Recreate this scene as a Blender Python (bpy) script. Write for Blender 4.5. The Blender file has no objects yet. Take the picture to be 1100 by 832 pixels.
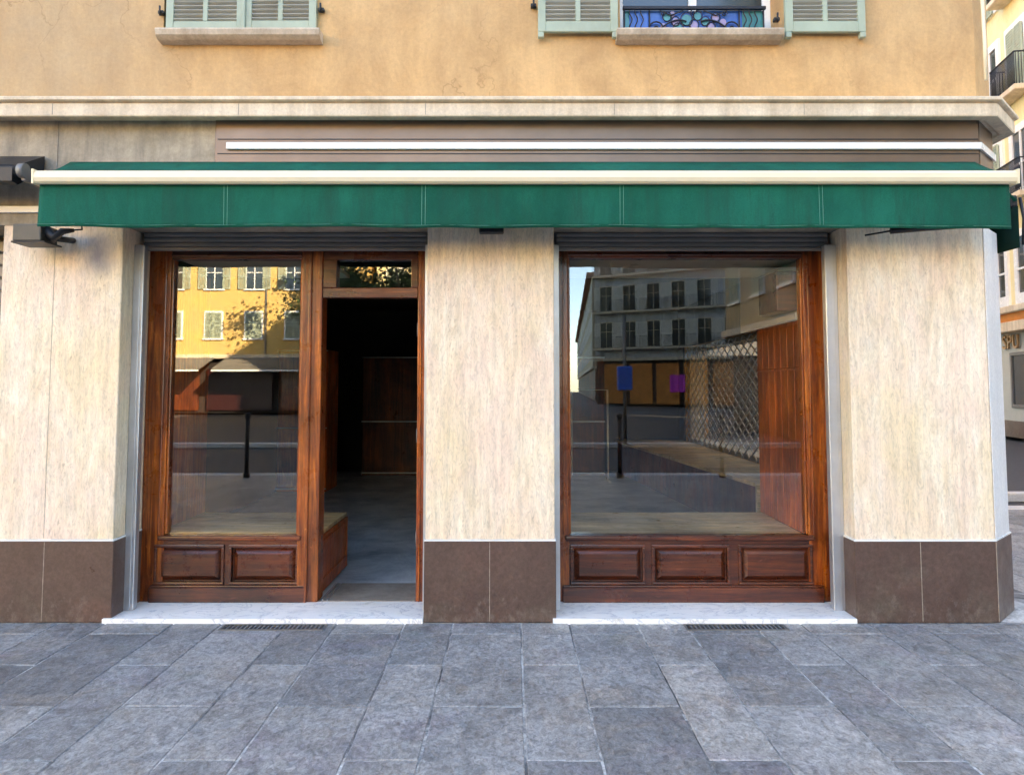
import bpy, bmesh, math, random
from mathutils import Vector, Matrix
R = math.radians
random.seed(7)
S = bpy.context.scene
COL = S.collection

# ------------------------------------------------------------------ camera model (used to take measurements)
F, TILT, HZ, EYE = 794.0, R(3.7), 415.0, 1.555
CY = HZ - F * math.tan(TILT)
def P(px, py, Y):
    """point of the plane y = Y measured at a spot of the photograph"""
    dx = (px - 550) / F; v = -(py - CY) / F
    dy = math.cos(TILT) - v * math.sin(TILT); dz = math.sin(TILT) + v * math.cos(TILT)
    t = Y / dy
    return dx * t, EYE + dz * t
def PX(px, py, Y): return P(px, py, Y)[0]
def PZ(py, Y): return P(550, py, Y)[1]

# ------------------------------------------------------------------ mesh helpers
class MB:
    def __init__(s): s.bm = bmesh.new()
    def _merge(s, b):
        me = bpy.data.meshes.new('t'); b.to_mesh(me); b.free(); s.bm.from_mesh(me); bpy.data.meshes.remove(me)
    def box(s, x0, x1, y0, y1, z0, z1, bev=0.0, seg=1, M=None):
        b = bmesh.new(); bmesh.ops.create_cube(b, size=1)
        for v in b.verts:
            v.co = Vector(((x0 + x1) / 2 + v.co.x * abs(x1 - x0), (y0 + y1) / 2 + v.co.y * abs(y1 - y0), (z0 + z1) / 2 + v.co.z * abs(z1 - z0)))
        if bev > 0:
            bmesh.ops.bevel(b, geom=b.edges[:], offset=bev, segments=seg, profile=0.6, affect='EDGES')
        if M is not None: bmesh.ops.transform(b, matrix=M, verts=b.verts)
        s._merge(b); return s
    def prism(s, poly, z0, z1, bev=0.0):
        b = bmesh.new()
        lo = [b.verts.new((x, y, z0)) for x, y in poly]; hi = [b.verts.new((x, y, z1)) for x, y in poly]
        n = len(poly)
        b.faces.new(lo[::-1]); b.faces.new(hi)
        for i in range(n): b.faces.new((lo[i], lo[(i + 1) % n], hi[(i + 1) % n], hi[i]))
        bmesh.ops.recalc_face_normals(b, faces=b.faces)
        if bev > 0: bmesh.ops.bevel(b, geom=b.edges[:], offset=bev, segments=2, profile=0.6, affect='EDGES')
        s._merge(b); return s
    def extr(s, poly, x0, x1):          # polygon in (y,z) extruded along x
        b = bmesh.new()
        lo = [b.verts.new((x0, y, z)) for y, z in poly]; hi = [b.verts.new((x1, y, z)) for y, z in poly]
        n = len(poly)
        b.faces.new(lo); b.faces.new(hi[::-1])
        for i in range(n): b.faces.new((lo[i], hi[i], hi[(i + 1) % n], lo[(i + 1) % n]))
        bmesh.ops.recalc_face_normals(b, faces=b.faces)
        s._merge(b); return s
    def tube(s, pts, r, n=8, closed=False, r2=None):
        b = bmesh.new(); pts = [Vector(p) for p in pts]; m = len(pts); rings = []
        for i, p in enumerate(pts):
            a = pts[(i - 1) % m] if (closed or i > 0) else p
            c = pts[(i + 1) % m] if (closed or i < m - 1) else p
            d = (c - a).normalized() if (c - a).length > 1e-9 else Vector((0, 0, 1))
            u = d.cross(Vector((0, 1, 0.013)));
            if u.length < 1e-3: u = d.cross(Vector((1, 0, 0)))
            u.normalize(); w = d.cross(u).normalized()
            rr = r if r2 is None else r + (r2 - r) * i / max(1, m - 1)
            rings.append([b.verts.new(p + (u * math.cos(2 * math.pi * k / n) + w * math.sin(2 * math.pi * k / n)) * rr) for k in range(n)])
        for i in range(m if closed else m - 1):
            A = rings[i]; B = rings[(i + 1) % m]
            for k in range(n): b.faces.new((A[k], A[(k + 1) % n], B[(k + 1) % n], B[k]))
        if not closed: b.faces.new(rings[0]); b.faces.new(rings[-1])
        bmesh.ops.recalc_face_normals(b, faces=b.faces)
        for f in b.faces: f.smooth = len(f.verts) == 4
        s._merge(b); return s
    def disc(s, c, r, y0, y1, n=14, sz=1.0):
        b = bmesh.new()
        A = [b.verts.new((c[0] + r * math.cos(2 * math.pi * k / n), y0, c[1] + r * sz * math.sin(2 * math.pi * k / n))) for k in range(n)]
        B = [b.verts.new((v.co.x, y1, v.co.z)) for v in A]
        b.faces.new(A); b.faces.new(B[::-1])
        for k in range(n): b.faces.new((A[k], B[k], B[(k + 1) % n], A[(k + 1) % n]))
        bmesh.ops.recalc_face_normals(b, faces=b.faces); s._merge(b); return s
    def ball(s, c, r, sc=(1, 1, 1), sub=2):
        b = bmesh.new(); bmesh.ops.create_icosphere(b, subdivisions=sub, radius=r)
        for v in b.verts: v.co = Vector((c[0] + v.co.x * sc[0], c[1] + v.co.y * sc[1], c[2] + v.co.z * sc[2]))
        for f in b.faces: f.smooth = True
        s._merge(b); return s
    def tf(s, M): bmesh.ops.transform(s.bm, matrix=M, verts=s.bm.verts); return s
    def build(s, name, m, parent=None, **k):
        me = bpy.data.meshes.new(name); s.bm.to_mesh(me); s.bm.free()
        o = bpy.data.objects.new(name, me); COL.objects.link(o)
        if m is not None: me.materials.append(m)
        if parent is not None: o.parent = parent; o.matrix_parent_inverse = Matrix()
        if parent is not None and parent.matrix_basis != Matrix(): o.matrix_parent_inverse = (wm(parent)).inverted()
        for a, b in k.items(): o[a] = b
        return o
def wm(o):
    m = o.matrix_basis.copy()
    return (wm(o.parent) @ o.matrix_parent_inverse @ m) if o.parent else m
def empty(name, loc, label, cat, group=None, rz=0):
    o = bpy.data.objects.new(name, None); COL.objects.link(o); o.location = loc; o.rotation_euler = (0, 0, rz)
    o.empty_display_size = 0.2
    o['label'] = label; o['category'] = cat
    if group: o['group'] = group
    return o
def tag(o, label, cat, group=None, kind=None):
    if label: o['label'] = label
    if cat: o['category'] = cat
    if group: o['group'] = group
    if kind: o['kind'] = kind
    return o
def kids(o): return [c for c in bpy.data.objects if c.parent == o]
def copy_tree(o, parent=None):
    ch = kids(o)
    c = o.copy(); COL.objects.link(c)
    if parent is not None: c.parent = parent
    for k in ch: copy_tree(k, c)
    return c

# ------------------------------------------------------------------ materials
class NT:
    def __init__(s, name):
        s.m = bpy.data.materials.new(name); s.m.use_nodes = True; s.n = s.m.node_tree; s.n.nodes.clear()
        s.out = s.add('ShaderNodeOutputMaterial'); s.b = s.add('ShaderNodeBsdfPrincipled')
        s.lk(s.b.outputs[0], s.out.inputs[0]); s.tc = s.add('ShaderNodeTexCoord')
    def add(s, t, **k):
        n = s.n.nodes.new(t)
        for a, v in k.items(): setattr(n, a, v)
        return n
    def lk(s, a, b): s.n.links.new(a, b)
    def vec(s, sc=(1, 1, 1), rot=(0, 0, 0), loc=(0, 0, 0)):
        mp = s.add('ShaderNodeMapping'); mp.inputs['Scale'].default_value = sc; mp.inputs['Rotation'].default_value = rot; mp.inputs['Location'].default_value = loc
        s.lk(s.tc.outputs['Object'], mp.inputs[0]); return mp.outputs[0]
    def noise(s, scale, sc=(1, 1, 1), det=6, rough=.6, dist=0, loc=(0, 0, 0)):
        n = s.add('ShaderNodeTexNoise'); n.inputs['Scale'].default_value = scale; n.inputs['Detail'].default_value = det
        n.inputs['Roughness'].default_value = rough; n.inputs['Distortion'].default_value = dist
        s.lk(s.vec(sc, loc=loc), n.inputs['Vector']); return n.outputs[0]
    def ramp(s, f, stops):
        r = s.add('ShaderNodeValToRGB'); e = r.color_ramp.elements
        while len(e) < len(stops): e.new(.5)
        for i, (p, c) in enumerate(stops):
            e[i].position = p; e[i].color = (*c, 1) if not isinstance(c, (int, float)) else (c, c, c, 1)
        s.lk(f, r.inputs[0]); return r.outputs[0]
    def mix(s, f, a, b, mode='MIX'):
        m = s.add('ShaderNodeMix', data_type='RGBA', blend_type=mode)
        for i, v in ((0, f), (6, a), (7, b)):
            if isinstance(v, (int, float)): m.inputs[i].default_value = v
            elif isinstance(v, tuple): m.inputs[i].default_value = (*v, 1)
            else: s.lk(v, m.inputs[i])
        return m.outputs[2]
    def math(s, op, a, b=0.0):
        m = s.add('ShaderNodeMath', operation=op)
        for i, v in enumerate((a, b)):
            if isinstance(v, (int, float)): m.inputs[i].default_value = v
            else: s.lk(v, m.inputs[i])
        return m.outputs[0]
    def bump(s, h, dist=.01, st=.5, nrm=None):
        b = s.add('ShaderNodeBump'); b.inputs['Distance'].default_value = dist; b.inputs['Strength'].default_value = st
        s.lk(h, b.inputs['Height'])
        if nrm is not None: s.lk(nrm, b.inputs['Normal'])
        s.lk(b.outputs[0], s.b.inputs['Normal']); return b.outputs[0]
    def set(s, **k):
        for a, v in k.items():
            i = s.b.inputs[a.replace('_', ' ')]
            if isinstance(v, tuple): i.default_value = (*v, 1) if len(v) == 3 else v
            elif isinstance(v, (int, float)): i.default_value = v
            else: s.lk(v, i)
        return s

def m_plain(name, col, rough=.5, metal=0.0, var=.18, sc=6, bump=.15, bd=.002, spec=.5, grime=None):
    t = NT(name)
    n = t.noise(sc, det=8, rough=.65)
    d = tuple(c * (1 - var) for c in col); l = tuple(min(.95, c * (1 + var)) for c in col)
    c = t.ramp(n, [(.3, d), (.7, l)])
    if grime:
        g = t.ramp(t.noise(1.7, (1, 1, .5), det=9, rough=.7, loc=(3, 1, 2)), [(.5, 0), (.68, 1)])
        c = t.mix(t.math('MULTIPLY', g, .55), c, grime)
    r = t.add('ShaderNodeMapRange'); r.inputs[3].default_value = max(0.03, rough - .08); r.inputs[4].default_value = min(1, rough + .1)
    t.lk(t.noise(sc * 2.3, det=5), r.inputs[0])
    t.set(Base_Color=c, Roughness=r.outputs[0], Metallic=metal)
    t.b.inputs['Specular IOR Level'].default_value = spec
    if bump: t.bump(t.noise(sc * 12, det=5), bd, bump)
    return t.m

def m_stucco(name, base, light, grey):
    t = NT(name)
    big = t.ramp(t.noise(.55, det=5, rough=.6, loc=(2.3, 0, 1)), [(.35, 0), (.68, 1)])
    med = t.ramp(t.noise(2.6, (1, 1, .7), det=9, rough=.68, dist=.6), [(.36, 0), (.64, 1)])
    strk = t.ramp(t.noise(3.2, (2.6, 2.6, .28), det=8, rough=.7), [(.42, 0), (.75, 1)])
    c = t.mix(med, base, light)
    # an old greyer repair towards the left end of the wall
    sx = t.add('ShaderNodeSeparateXYZ'); t.lk(t.tc.outputs['Object'], sx.inputs[0])
    mr = t.add('ShaderNodeMapRange'); mr.inputs[1].default_value = -.6; mr.inputs[2].default_value = -3.4; t.lk(sx.outputs[0], mr.inputs[0])
    gm = t.math('MULTIPLY', mr.outputs[0], t.ramp(t.noise(1.1, det=6, dist=.8, loc=(7, 2, 5)), [(.3, .25), (.62, 1)]))
    c = t.mix(t.math('MULTIPLY', gm, .75), c, grey)
    c = t.mix(t.math('MULTIPLY', big, .42), c, grey)
    c = t.mix(t.math('MULTIPLY', strk, .3), c, tuple(x * .66 for x in base), 'MIX')
    fine = t.ramp(t.noise(38, det=8, rough=.75), [(.3, .88), (.7, 1.08)])
    c = t.mix(1.0, c, fine, 'MULTIPLY')
    v = t.add('ShaderNodeTexVoronoi', feature='DISTANCE_TO_EDGE'); v.inputs['Scale'].default_value = .9
    dn = t.add('ShaderNodeTexNoise'); dn.inputs['Scale'].default_value = 2.5; dn.inputs['Detail'].default_value = 8
    t.lk(t.tc.outputs['Object'], dn.inputs['Vector'])
    mv = t.add('ShaderNodeVectorMath', operation='ADD'); sc = t.add('ShaderNodeVectorMath', operation='SCALE'); sc.inputs['Scale'].default_value = .9
    t.lk(dn.outputs[1], sc.inputs[0]); t.lk(sc.outputs[0], mv.inputs[0]); t.lk(t.tc.outputs['Object'], mv.inputs[1]); t.lk(mv.outputs[0], v.inputs['Vector'])
    cr = t.ramp(v.outputs[0], [(0.0, 1), (.006, 0)])
    crm = t.math('MULTIPLY', cr, t.ramp(t.noise(.9, loc=(4, 4, 4)), [(.48, 0), (.6, .55)]))
    c = t.mix(crm, c, tuple(x * .45 for x in base))
    t.set(Base_Color=c, Roughness=.88)
    b1 = t.bump(t.noise(3.5, det=10, rough=.7), .03, .35)
    t.bump(t.noise(60, det=4), .004, .35, b1)
    return t.m

def m_travertine(name, smear=None):
    t = NT(name)
    v1 = t.noise(2.8, (2.4, 2.4, .5), det=11, rough=.74, dist=1.3)
    c = t.ramp(v1, [(.25, (.56, .43, .29)), (.42, (.77, .63, .46)), (.56, (.87, .76, .60)), (.75, (.93, .87, .76))])
    pk = t.ramp(t.noise(1.9, (1.3, 1.3, .6), det=8, rough=.68, dist=.8, loc=(5, 1, 0)), [(.42, 0), (.62, .75)])
    c = t.mix(pk, c, (.84, .64, .51))
    yl = t.ramp(t.noise(1.3, (1.2, 1.2, .7), det=8, rough=.65, loc=(1, 8, 3)), [(.45, 0), (.68, .7)])
    c = t.mix(yl, c, (.80, .64, .38))
    gy = t.ramp(t.noise(2.4, (1.4, 1.4, .5), det=8, rough=.7, loc=(11, 8, 3)), [(.56, 0), (.76, .35)])
    c = t.mix(gy, c, (.60, .58, .56))
    str_ = t.ramp(t.noise(13, (2.2, 2.2, .16), det=7, rough=.7, dist=.4), [(.35, .86), (.6, 1.06)])
    c = t.mix(1.0, c, str_, 'MULTIPLY')
    worm = t.noise(26, (1.8, 1.8, .5), det=5, rough=.6, dist=2.2)
    c = t.mix(1.0, c, t.ramp(worm, [(.34, .82), (.5, 1.0), (.66, 1.08)]), 'MULTIPLY')
    pits = t.ramp(t.noise(19, (1.9, 1.9, .5), det=8, rough=.78, dist=1.5, loc=(0, 4, 9)), [(.60, 0), (.66, 1)])
    c = t.mix(t.math('MULTIPLY', pits, .5), c, (.34, .26, .19))
    if smear:
        d = t.add('ShaderNodeVectorMath', operation='DISTANCE'); mp = t.vec((1, 1, .8))
        t.lk(mp, d.inputs[0]); d.inputs[1].default_value = (smear[0], smear[1], smear[2] * .8)
        dd = t.math('ADD', d.outputs['Value'], t.math('MULTIPLY', t.noise(5, det=5), .16))
        sm = t.ramp(dd, [(.10, 1), (.24, 0)])
        c = t.mix(t.math('MULTIPLY', sm, .85), c, (.18, .19, .25))
    t.set(Base_Color=c, Roughness=.62)
    h = t.math('SUBTRACT', worm, t.math('MULTIPLY', pits, .8))
    t.bump(h, .006, .6)
    return t.m

def m_plinth(name):
    t = NT(name)
    c = t.ramp(t.noise(2.2, det=9, rough=.66, dist=.9), [(.28, (.072, .042, .032)), (.5, (.096, .057, .044)), (.72, (.125, .076, .058))])
    rd = t.ramp(t.noise(1.9, det=7, rough=.65, loc=(4, 7, 1)), [(.5, 0), (.72, .45)])
    c = t.mix(rd, c, (.15, .066, .050))
    gn = t.ramp(t.noise(2.4, det=7, rough=.65, loc=(9, 2, 6)), [(.55, 0), (.75, .35)])
    c = t.mix(gn, c, (.135, .125, .09))
    c = t.mix(1.0, c, t.ramp(t.noise(40, det=7, rough=.75), [(.34, .76), (.66, 1.22)]), 'MULTIPLY')
    # dried splashes and scuffs just above the paving
    sx = t.add('ShaderNodeSeparateXYZ'); t.lk(t.tc.outputs['Object'], sx.inputs[0])
    mr = t.add('ShaderNodeMapRange'); mr.inputs[1].default_value = .30; mr.inputs[2].default_value = .0; t.lk(sx.outputs[2], mr.inputs[0])
    spl = t.ramp(t.math('ADD', t.noise(16, (1, 1, .7), det=10, rough=.8), t.math('MULTIPLY', mr.outputs[0], .16)), [(.63, 0), (.76, .5)])
    c = t.mix(spl, c, (.21, .17, .14))
    sc = t.ramp(t.noise(5, (1, 1, 2.2), det=12, rough=.85, dist=2, loc=(3, 3, 3)), [(.66, 0), (.70, .55)])
    c = t.mix(sc, c, (.34, .31, .28))
    t.set(Base_Color=c, Roughness=t.ramp(t.noise(3, det=8, rough=.7), [(.3, .26), (.7, .52)])); t.bump(t.noise(30, det=8, rough=.7), .002, .5)
    return t.m

def m_marble(name):
    t = NT(name)
    c = t.ramp(t.noise(2.4, (1, 1, 1), det=8, rough=.65, dist=1.5), [(.3, (.84, .83, .79)), (.6, (.94, .93, .90))])
    n = t.noise(1.6, (1, 2.2, 1), det=9, rough=.6, dist=2.6, loc=(3, 0, 0))
    vein = t.ramp(t.math('ABSOLUTE', t.math('SUBTRACT', n, .5)), [(0, .75), (.022, 0)])
    c = t.mix(vein, c, (.50, .52, .56))
    d = t.ramp(t.noise(7, det=12, rough=.82, dist=1, loc=(8, 8, 0)), [(.57, 0), (.68, .6)])
    c = t.mix(d, c, (.46, .42, .34))
    t.set(Base_Color=c, Roughness=.4); t.bump(t.noise(24, det=8, rough=.7), .003, .4)
    return t.m

def m_stone(name, a, b, dirt, sc=3, streak=True, rough=.75):
    t = NT(name)
    c = t.ramp(t.noise(sc, det=9, rough=.7, dist=.4), [(.3, a), (.7, b)])
    if streak:
        k = t.ramp(t.noise(4, (1.5, 1.5, .22), det=8, rough=.7, loc=(9, 0, 0)), [(.42, 0), (.7, 1)])
        c = t.mix(t.math('MULTIPLY', k, .7), c, dirt)
    s = t.ramp(t.noise(45, det=6, rough=.8), [(.35, .85), (.65, 1.08)])
    c = t.mix(1.0, c, s, 'MULTIPLY')
    t.set(Base_Color=c, Roughness=rough); t.bump(t.noise(22, det=8, rough=.7), .004, .45)
    return t.m

def m_wood(name, dark, mid, light, axis='z', rough=.3, coat=.4, boards=0):
    t = NT(name)
    sc = {'z': (9, 9, .45), 'x': (.45, 9, 9), 'y': (9, .45, 9)}[axis]
    g = t.noise(1.6, sc, det=10, rough=.68, dist=1.3)
    c = t.ramp(g, [(.30, dark), (.48, mid), (.68, light)])
    patch = t.ramp(t.noise(1.9, {'z': (1, 1, .6), 'x': (.6, 1, 1), 'y': (1, 1, 1)}[axis], det=8, rough=.65, dist=.6, loc=(3, 6, 1)), [(.32, .42), (.5, .95), (.68, 1.6)])
    c = t.mix(1.0, c, patch, 'MULTIPLY')
    f = t.ramp(t.noise(11, sc, det=8, rough=.72), [(.36, .55), (.60, 1.18)])
    c = t.mix(1.0, c, f, 'MULTIPLY')
    wear = t.ramp(t.noise(9, {'z': (1.5, 1.5, .5), 'x': (.5, 1.5, 1.5), 'y': (1.5, .5, 1.5)}[axis], det=11, rough=.8, dist=1.2, loc=(1, 1, 8)), [(.59, 0), (.68, .6)])
    c = t.mix(wear, c, tuple(min(1, x * 1.25 + .045) for x in light))
    t.set(Base_Color=c)
    r = t.ramp(t.noise(4.1, det=9, rough=.75), [(.32, max(.08, rough - .14)), (.68, rough + .25)])
    t.set(Roughness=r); t.b.inputs['Coat Weight'].default_value = coat; t.b.inputs['Coat Roughness'].default_value = .12
    b1 = t.bump(t.noise(3, sc, det=4), .004, .25)
    t.bump(t.noise(14, sc, det=6), .0018, .6, b1)
    return t.m

def m_paving(name):
    t = NT(name)
    at = t.add('ShaderNodeAttribute'); at.attribute_name = 'tone'
    c = t.ramp(at.outputs['Fac'], [(0, (.165, .171, .180)), (.35, (.24, .246, .254)), (.7, (.325, .325, .325)), (1, (.48, .455, .42))])
    c = t.mix(1.0, c, t.ramp(t.noise(1.4, det=6, rough=.6, dist=.7), [(.28, .74), (.72, 1.25)]), 'MULTIPLY')
    wm_ = t.ramp(t.noise(2.3, det=8, rough=.7, dist=1.2, loc=(21, 3, 0)), [(.50, 0), (.68, .55)])
    c = t.mix(wm_, c, (.30, .25, .205))
    pu = t.ramp(t.noise(1.9, det=7, rough=.7, dist=.8, loc=(30, 7, 0)), [(.54, 0), (.72, .45)])
    c = t.mix(pu, c, (.24, .205, .26))
    cold = t.ramp(t.noise(1.7, det=7, rough=.7, dist=.8, loc=(3, 17, 0)), [(.52, 0), (.72, .5)])
    c = t.mix(cold, c, (.15, .17, .19))
    grn = t.ramp(t.noise(2.0, det=7, rough=.7, loc=(8, 1, 4)), [(.58, 0), (.74, .4)])
    c = t.mix(grn, c, (.19, .25, .205))
    mid = t.noise(8.5, (1, .8, 1), det=11, rough=.74, dist=1.4)
    c = t.mix(1.0, c, t.ramp(mid, [(.30, .52), (.48, .95), (.70, 1.38)]), 'MULTIPLY')
    gr = t.noise(46, (1, .7, 1), det=8, rough=.8, dist=.8)
    c = t.mix(1.0, c, t.ramp(gr, [(.36, .50), (.64, 1.50)]), 'MULTIPLY')
    sp = t.ramp(t.noise(6.5, det=12, rough=.82, loc=(2, 9, 0)), [(.61, 0), (.67, .75)])
    c = t.mix(sp, c, (.065, .065, .07))
    lt = t.ramp(t.noise(17, (1, 1.8, 1), det=9, rough=.8, dist=2, loc=(12, 3, 0)), [(.62, 0), (.70, .6)])
    c = t.mix(lt, c, (.45, .44, .42))
    v = t.add('ShaderNodeTexVoronoi'); v.inputs['Scale'].default_value = 3.1; v.inputs['Randomness'].default_value = 1; t.lk(t.tc.outputs['Object'], v.inputs['Vector'])
    dot = t.math('MULTIPLY', t.ramp(v.outputs['Distance'], [(.035, 1), (.06, 0)]), t.ramp(t.noise(1.1, loc=(2, 2, 9)), [(.5, 0), (.56, .7)]))
    c = t.mix(dot, c, (.05, .05, .05))
    rg = t.ramp(t.noise(5.0, det=9, rough=.75), [(.3, .30), (.7, .66)])
    t.set(Base_Color=c, Roughness=rg)
    b1 = t.bump(mid, .016, .55)
    t.bump(gr, .006, .9, b1)
    return t.m

def m_glass(name, f0=.06, tint=(.97, .97, .955), rough=0.0):
    t = NT(name); t.n.nodes.remove(t.b)
    tr = t.add('ShaderNodeBsdfTransparent'); tr.inputs[0].default_value = (*tint, 1)
    gl = t.add('ShaderNodeBsdfGlossy'); gl.inputs['Roughness'].default_value = rough
    lw = t.add('ShaderNodeLayerWeight'); lw.inputs[0].default_value = .5
    p = t.math('POWER', lw.outputs['Facing'], 5.0)
    f = t.math('ADD', t.math('MULTIPLY', p, 1 - f0), f0)
    mx = t.add('ShaderNodeMixShader'); t.lk(f, mx.inputs[0]); t.lk(tr.outputs[0], mx.inputs[1]); t.lk(gl.outputs[0], mx.inputs[2])
    t.lk(mx.outputs[0], t.out.inputs[0]); return t.m

def m_fabric(name, a, b):
    t = NT(name)
    c = t.ramp(t.noise(2.5, (1, 1, .6), det=8, rough=.7), [(.3, a), (.7, b)])
    fd = t.ramp(t.noise(1.1, (1, 1, .35), det=9, rough=.7, dist=.8, loc=(7, 7, 7)), [(.35, .78), (.65, 1.22)])
    c = t.mix(1.0, c, fd, 'MULTIPLY')
    g = t.ramp(t.noise(4, (2.5, 2.5, .25), det=9, rough=.7, loc=(4, 0, 0)), [(.48, 0), (.68, .55)])
    c = t.mix(g, c, tuple(x * .6 + .012 for x in a))
    w = t.ramp(t.noise(160, det=3), [(.3, .86), (.7, 1.12)])
    c = t.mix(1.0, c, w, 'MULTIPLY')
    t.set(Base_Color=c, Roughness=.85); t.b.inputs['Specular IOR Level'].default_value = .15
    b1 = t.bump(t.noise(4, (1, 1, .5), det=3), .02, .25)
    t.bump(t.noise(210, det=2), .001, .4, b1)
    return t.m

M = {}
M['stucco'] = m_stucco('ochre_render', (.56, .32, .135), (.76, .46, .205), (.44, .33, .21))
M['trav'] = m_travertine('travertine')
M['trav_smear'] = m_travertine('travertine_smudged', (-2.83, 5.0, 2.44))
M['cornice'] = m_stone('cornice_stone', (.64, .51, .36), (.86, .73, .56), (.42, .32, .22), 2.6)
M['lintel'] = m_stone('stained_lintel_stone', (.26, .22, .16), (.52, .44, .34), (.13, .12, .11), 3.4)
M['sill'] = m_stone('sill_stone', (.46, .36, .26), (.68, .56, .43), (.26, .19, .13), 6)
M['marble'] = m_marble('white_marble')
M['worn'] = m_stone('worn_threshold_stone', (.20, .17, .14), (.36, .32, .27), (.10, .09, .08), 7, False, .6)
M['floor'] = m_stone('shop_floor_stone', (.22, .29, .33), (.88, .93, .94), (.05, .06, .07), 2.1, False, .3)
M['base'] = m_plinth('brown_plinth_stone')
M['paving'] = m_paving('slate_paving')
def m_mortar():
    t = NT('paving_mortar')
    c = t.ramp(t.noise(1.9, det=9, rough=.75, dist=1), [(.34, (.06, .06, .062)), (.46, (.20, .20, .20)), (.60, (.62, .61, .58))])
    c = t.mix(1.0, c, t.ramp(t.noise(40, det=6, rough=.8), [(.35, .6), (.65, 1.3)]), 'MULTIPLY')
    t.set(Base_Color=c, Roughness=.92); t.bump(t.noise(60, det=5), .004, .6); return t.m
M['mortar'] = m_mortar()
M['asphalt'] = m_stone('asphalt', (.045, .045, .05), (.075, .075, .08), (.03, .03, .03), 8, False, .8)
M['granite'] = m_stone('granite_kerb', (.55, .54, .52), (.7, .69, .67), (.2, .2, .2), 12, False, .6)
M['wood'] = m_wood('varnished_mahogany', (.045, .007, .002), (.25, .046, .007), (.64, .175, .022), 'z')
M['woodx'] = m_wood('varnished_mahogany_rail', (.03, .006, .003), (.09, .019, .007), (.19, .045, .012), 'x')
M['boards'] = m_wood('mahogany_boards', (.26, .045, .006), (.52, .11, .014), (.68, .20, .03), 'z', .4, .2)
M['darkwood'] = m_wood('dark_interior_wood', (.03, .007, .003), (.12, .024, .007), (.24, .055, .014), 'z', .35, .2)
M['platform'] = m_wood('pale_display_wood', (.48, .34, .15), (.68, .50, .25), (.82, .68, .42), 'x', .33, .15)
M['green'] = m_fabric('green_canvas', (.0010, .078, .050), (.0022, .118, .078))
M['shade_green'] = m_fabric('shaded_green_canvas', (.002, .022, .016), (.004, .034, .025))  # green canvas with its shade put into the colour
M['corner'] = m_stone('sky_lit_corner_stone', (.72, .71, .70), (.84, .83, .82), (.60, .60, .62), 2.5, True, .4)  # sky light on the chamfer, put into the stone colour
M['jointline'] = m_plain('pale_joint_filler', (.30, .25, .20), .8, 0, .3, 20)
M['lampgrey'] = m_plain('dark_grey_lamp_housing', (.07, .065, .055), .5, .2, .2, 9)
M['thread'] = m_plain('seam_thread', (.10, .30, .23), .8)
M['cream'] = m_plain('cream_aluminium', (.78, .68, .48), .35, 0, .06, 3, .05)
M['fascia'] = m_plain('bronze_metal_fascia', (.19, .135, .10), .34, .4, .14, 2.0, .05)
M['white'] = m_plain('white_enamel_trim', (.80, .81, .80), .25, 0, .05, 3, .05)
M['alu'] = m_plain('brushed_aluminium', (.55, .57, .60), .38, .75, .1, 4, .1, grime=(.3, .3, .3))
M['alu_dark'] = m_plain('dull_roller_metal', (.20, .19, .18), .5, .5, .15, 3, .1)
M['black'] = m_plain('black_metal', (.018, .018, .02), .45, .2, .2, 5)
M['iron'] = m_plain('wrought_iron', (.02, .022, .03), .5, .3, .2, 9)
M['shutter'] = m_plain('sage_green_paint', (.36, .42, .32), .55, 0, .12, 3, .2, .002, grime=(.24, .26, .19))
M['shutter2'] = m_plain('weathered_louvre_paint', (.42, .42, .37), .6, 0, .14, 4, .2, .002, grime=(.28, .26, .22))
M['glass'] = m_glass('window_glass', .08)
M['sett'] = m_stone('side_street_setts', (.20, .21, .23), (.34, .35, .37), (.10, .10, .11), 3.2, False, .6)
M['whitewash'] = m_stucco('cream_whitewash', (.80, .76, .64), (.88, .85, .76), (.70, .66, .56))
M['dglass'] = m_plain('dark_window_glass', (.03, .04, .045), .06, 0, .2, .7, 0, spec=.9)
M['stglass'] = m_plain('blue_stained_glass', (.035, .12, .42), .15, 0, .35, 3, .1)
M['teal'] = m_plain('teal_stained_glass', (.05, .24, .26), .15, 0, .3, 8, .1)
M['mauve'] = m_plain('mauve_stained_glass', (.30, .24, .40), .15, 0, .2, 8, .1)
M['plaster'] = m_plain('cream_interior_plaster', (.50, .44, .34), .8, 0, .1, 2, .1)
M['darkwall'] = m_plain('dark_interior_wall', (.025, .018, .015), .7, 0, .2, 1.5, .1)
M['yellow'] = m_stucco('yellow_render', (.70, .44, .11), (.78, .52, .16), (.62, .42, .18))
M['pale'] = m_stucco('pale_yellow_render', (.80, .68, .36), (.86, .76, .46), (.70, .60, .36))
M['grey'] = m_stone('grey_limestone', (.46, .48, .50), (.66, .67, .68), (.24, .25, .26), 1.2)
M['tan'] = m_stone('tan_limestone', (.34, .26, .15), (.46, .36, .22), (.18, .14, .09), 1.2)
M['greyshop'] = m_plain('grey_shop_cladding', (.42, .42, .38), .5, 0, .08, 2)
M['letters'] = m_plain('tan_raised_lettering', (.42, .25, .12), .4, .2, .1, 4)
M['orange'] = m_plain('orange_shop_panel', (.60, .20, .035), .5, 0, .25, 1.5)
M['purple'] = m_plain('purple_poster', (.65, .04, .50), .5, 0, .1, 2)
M['maroon'] = m_plain('maroon_shop_panel', (.04, .008, .007), .4, 0, .2, 1.5)
M['awn'] = m_fabric('grey_canvas', (.16, .15, .13), (.24, .22, .19))
M['blue'] = m_plain('blue_enamel', (.015, .14, .70), .35, 0, .1, 3)
M['leaf'] = m_plain('plane_tree_leaf', (.06, .10, .03), .55, 0, .45, .9, 0)
M['bark'] = m_plain('tree_bark', (.16, .13, .10), .9, 0, .35, 5, .8, .02)
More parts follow.
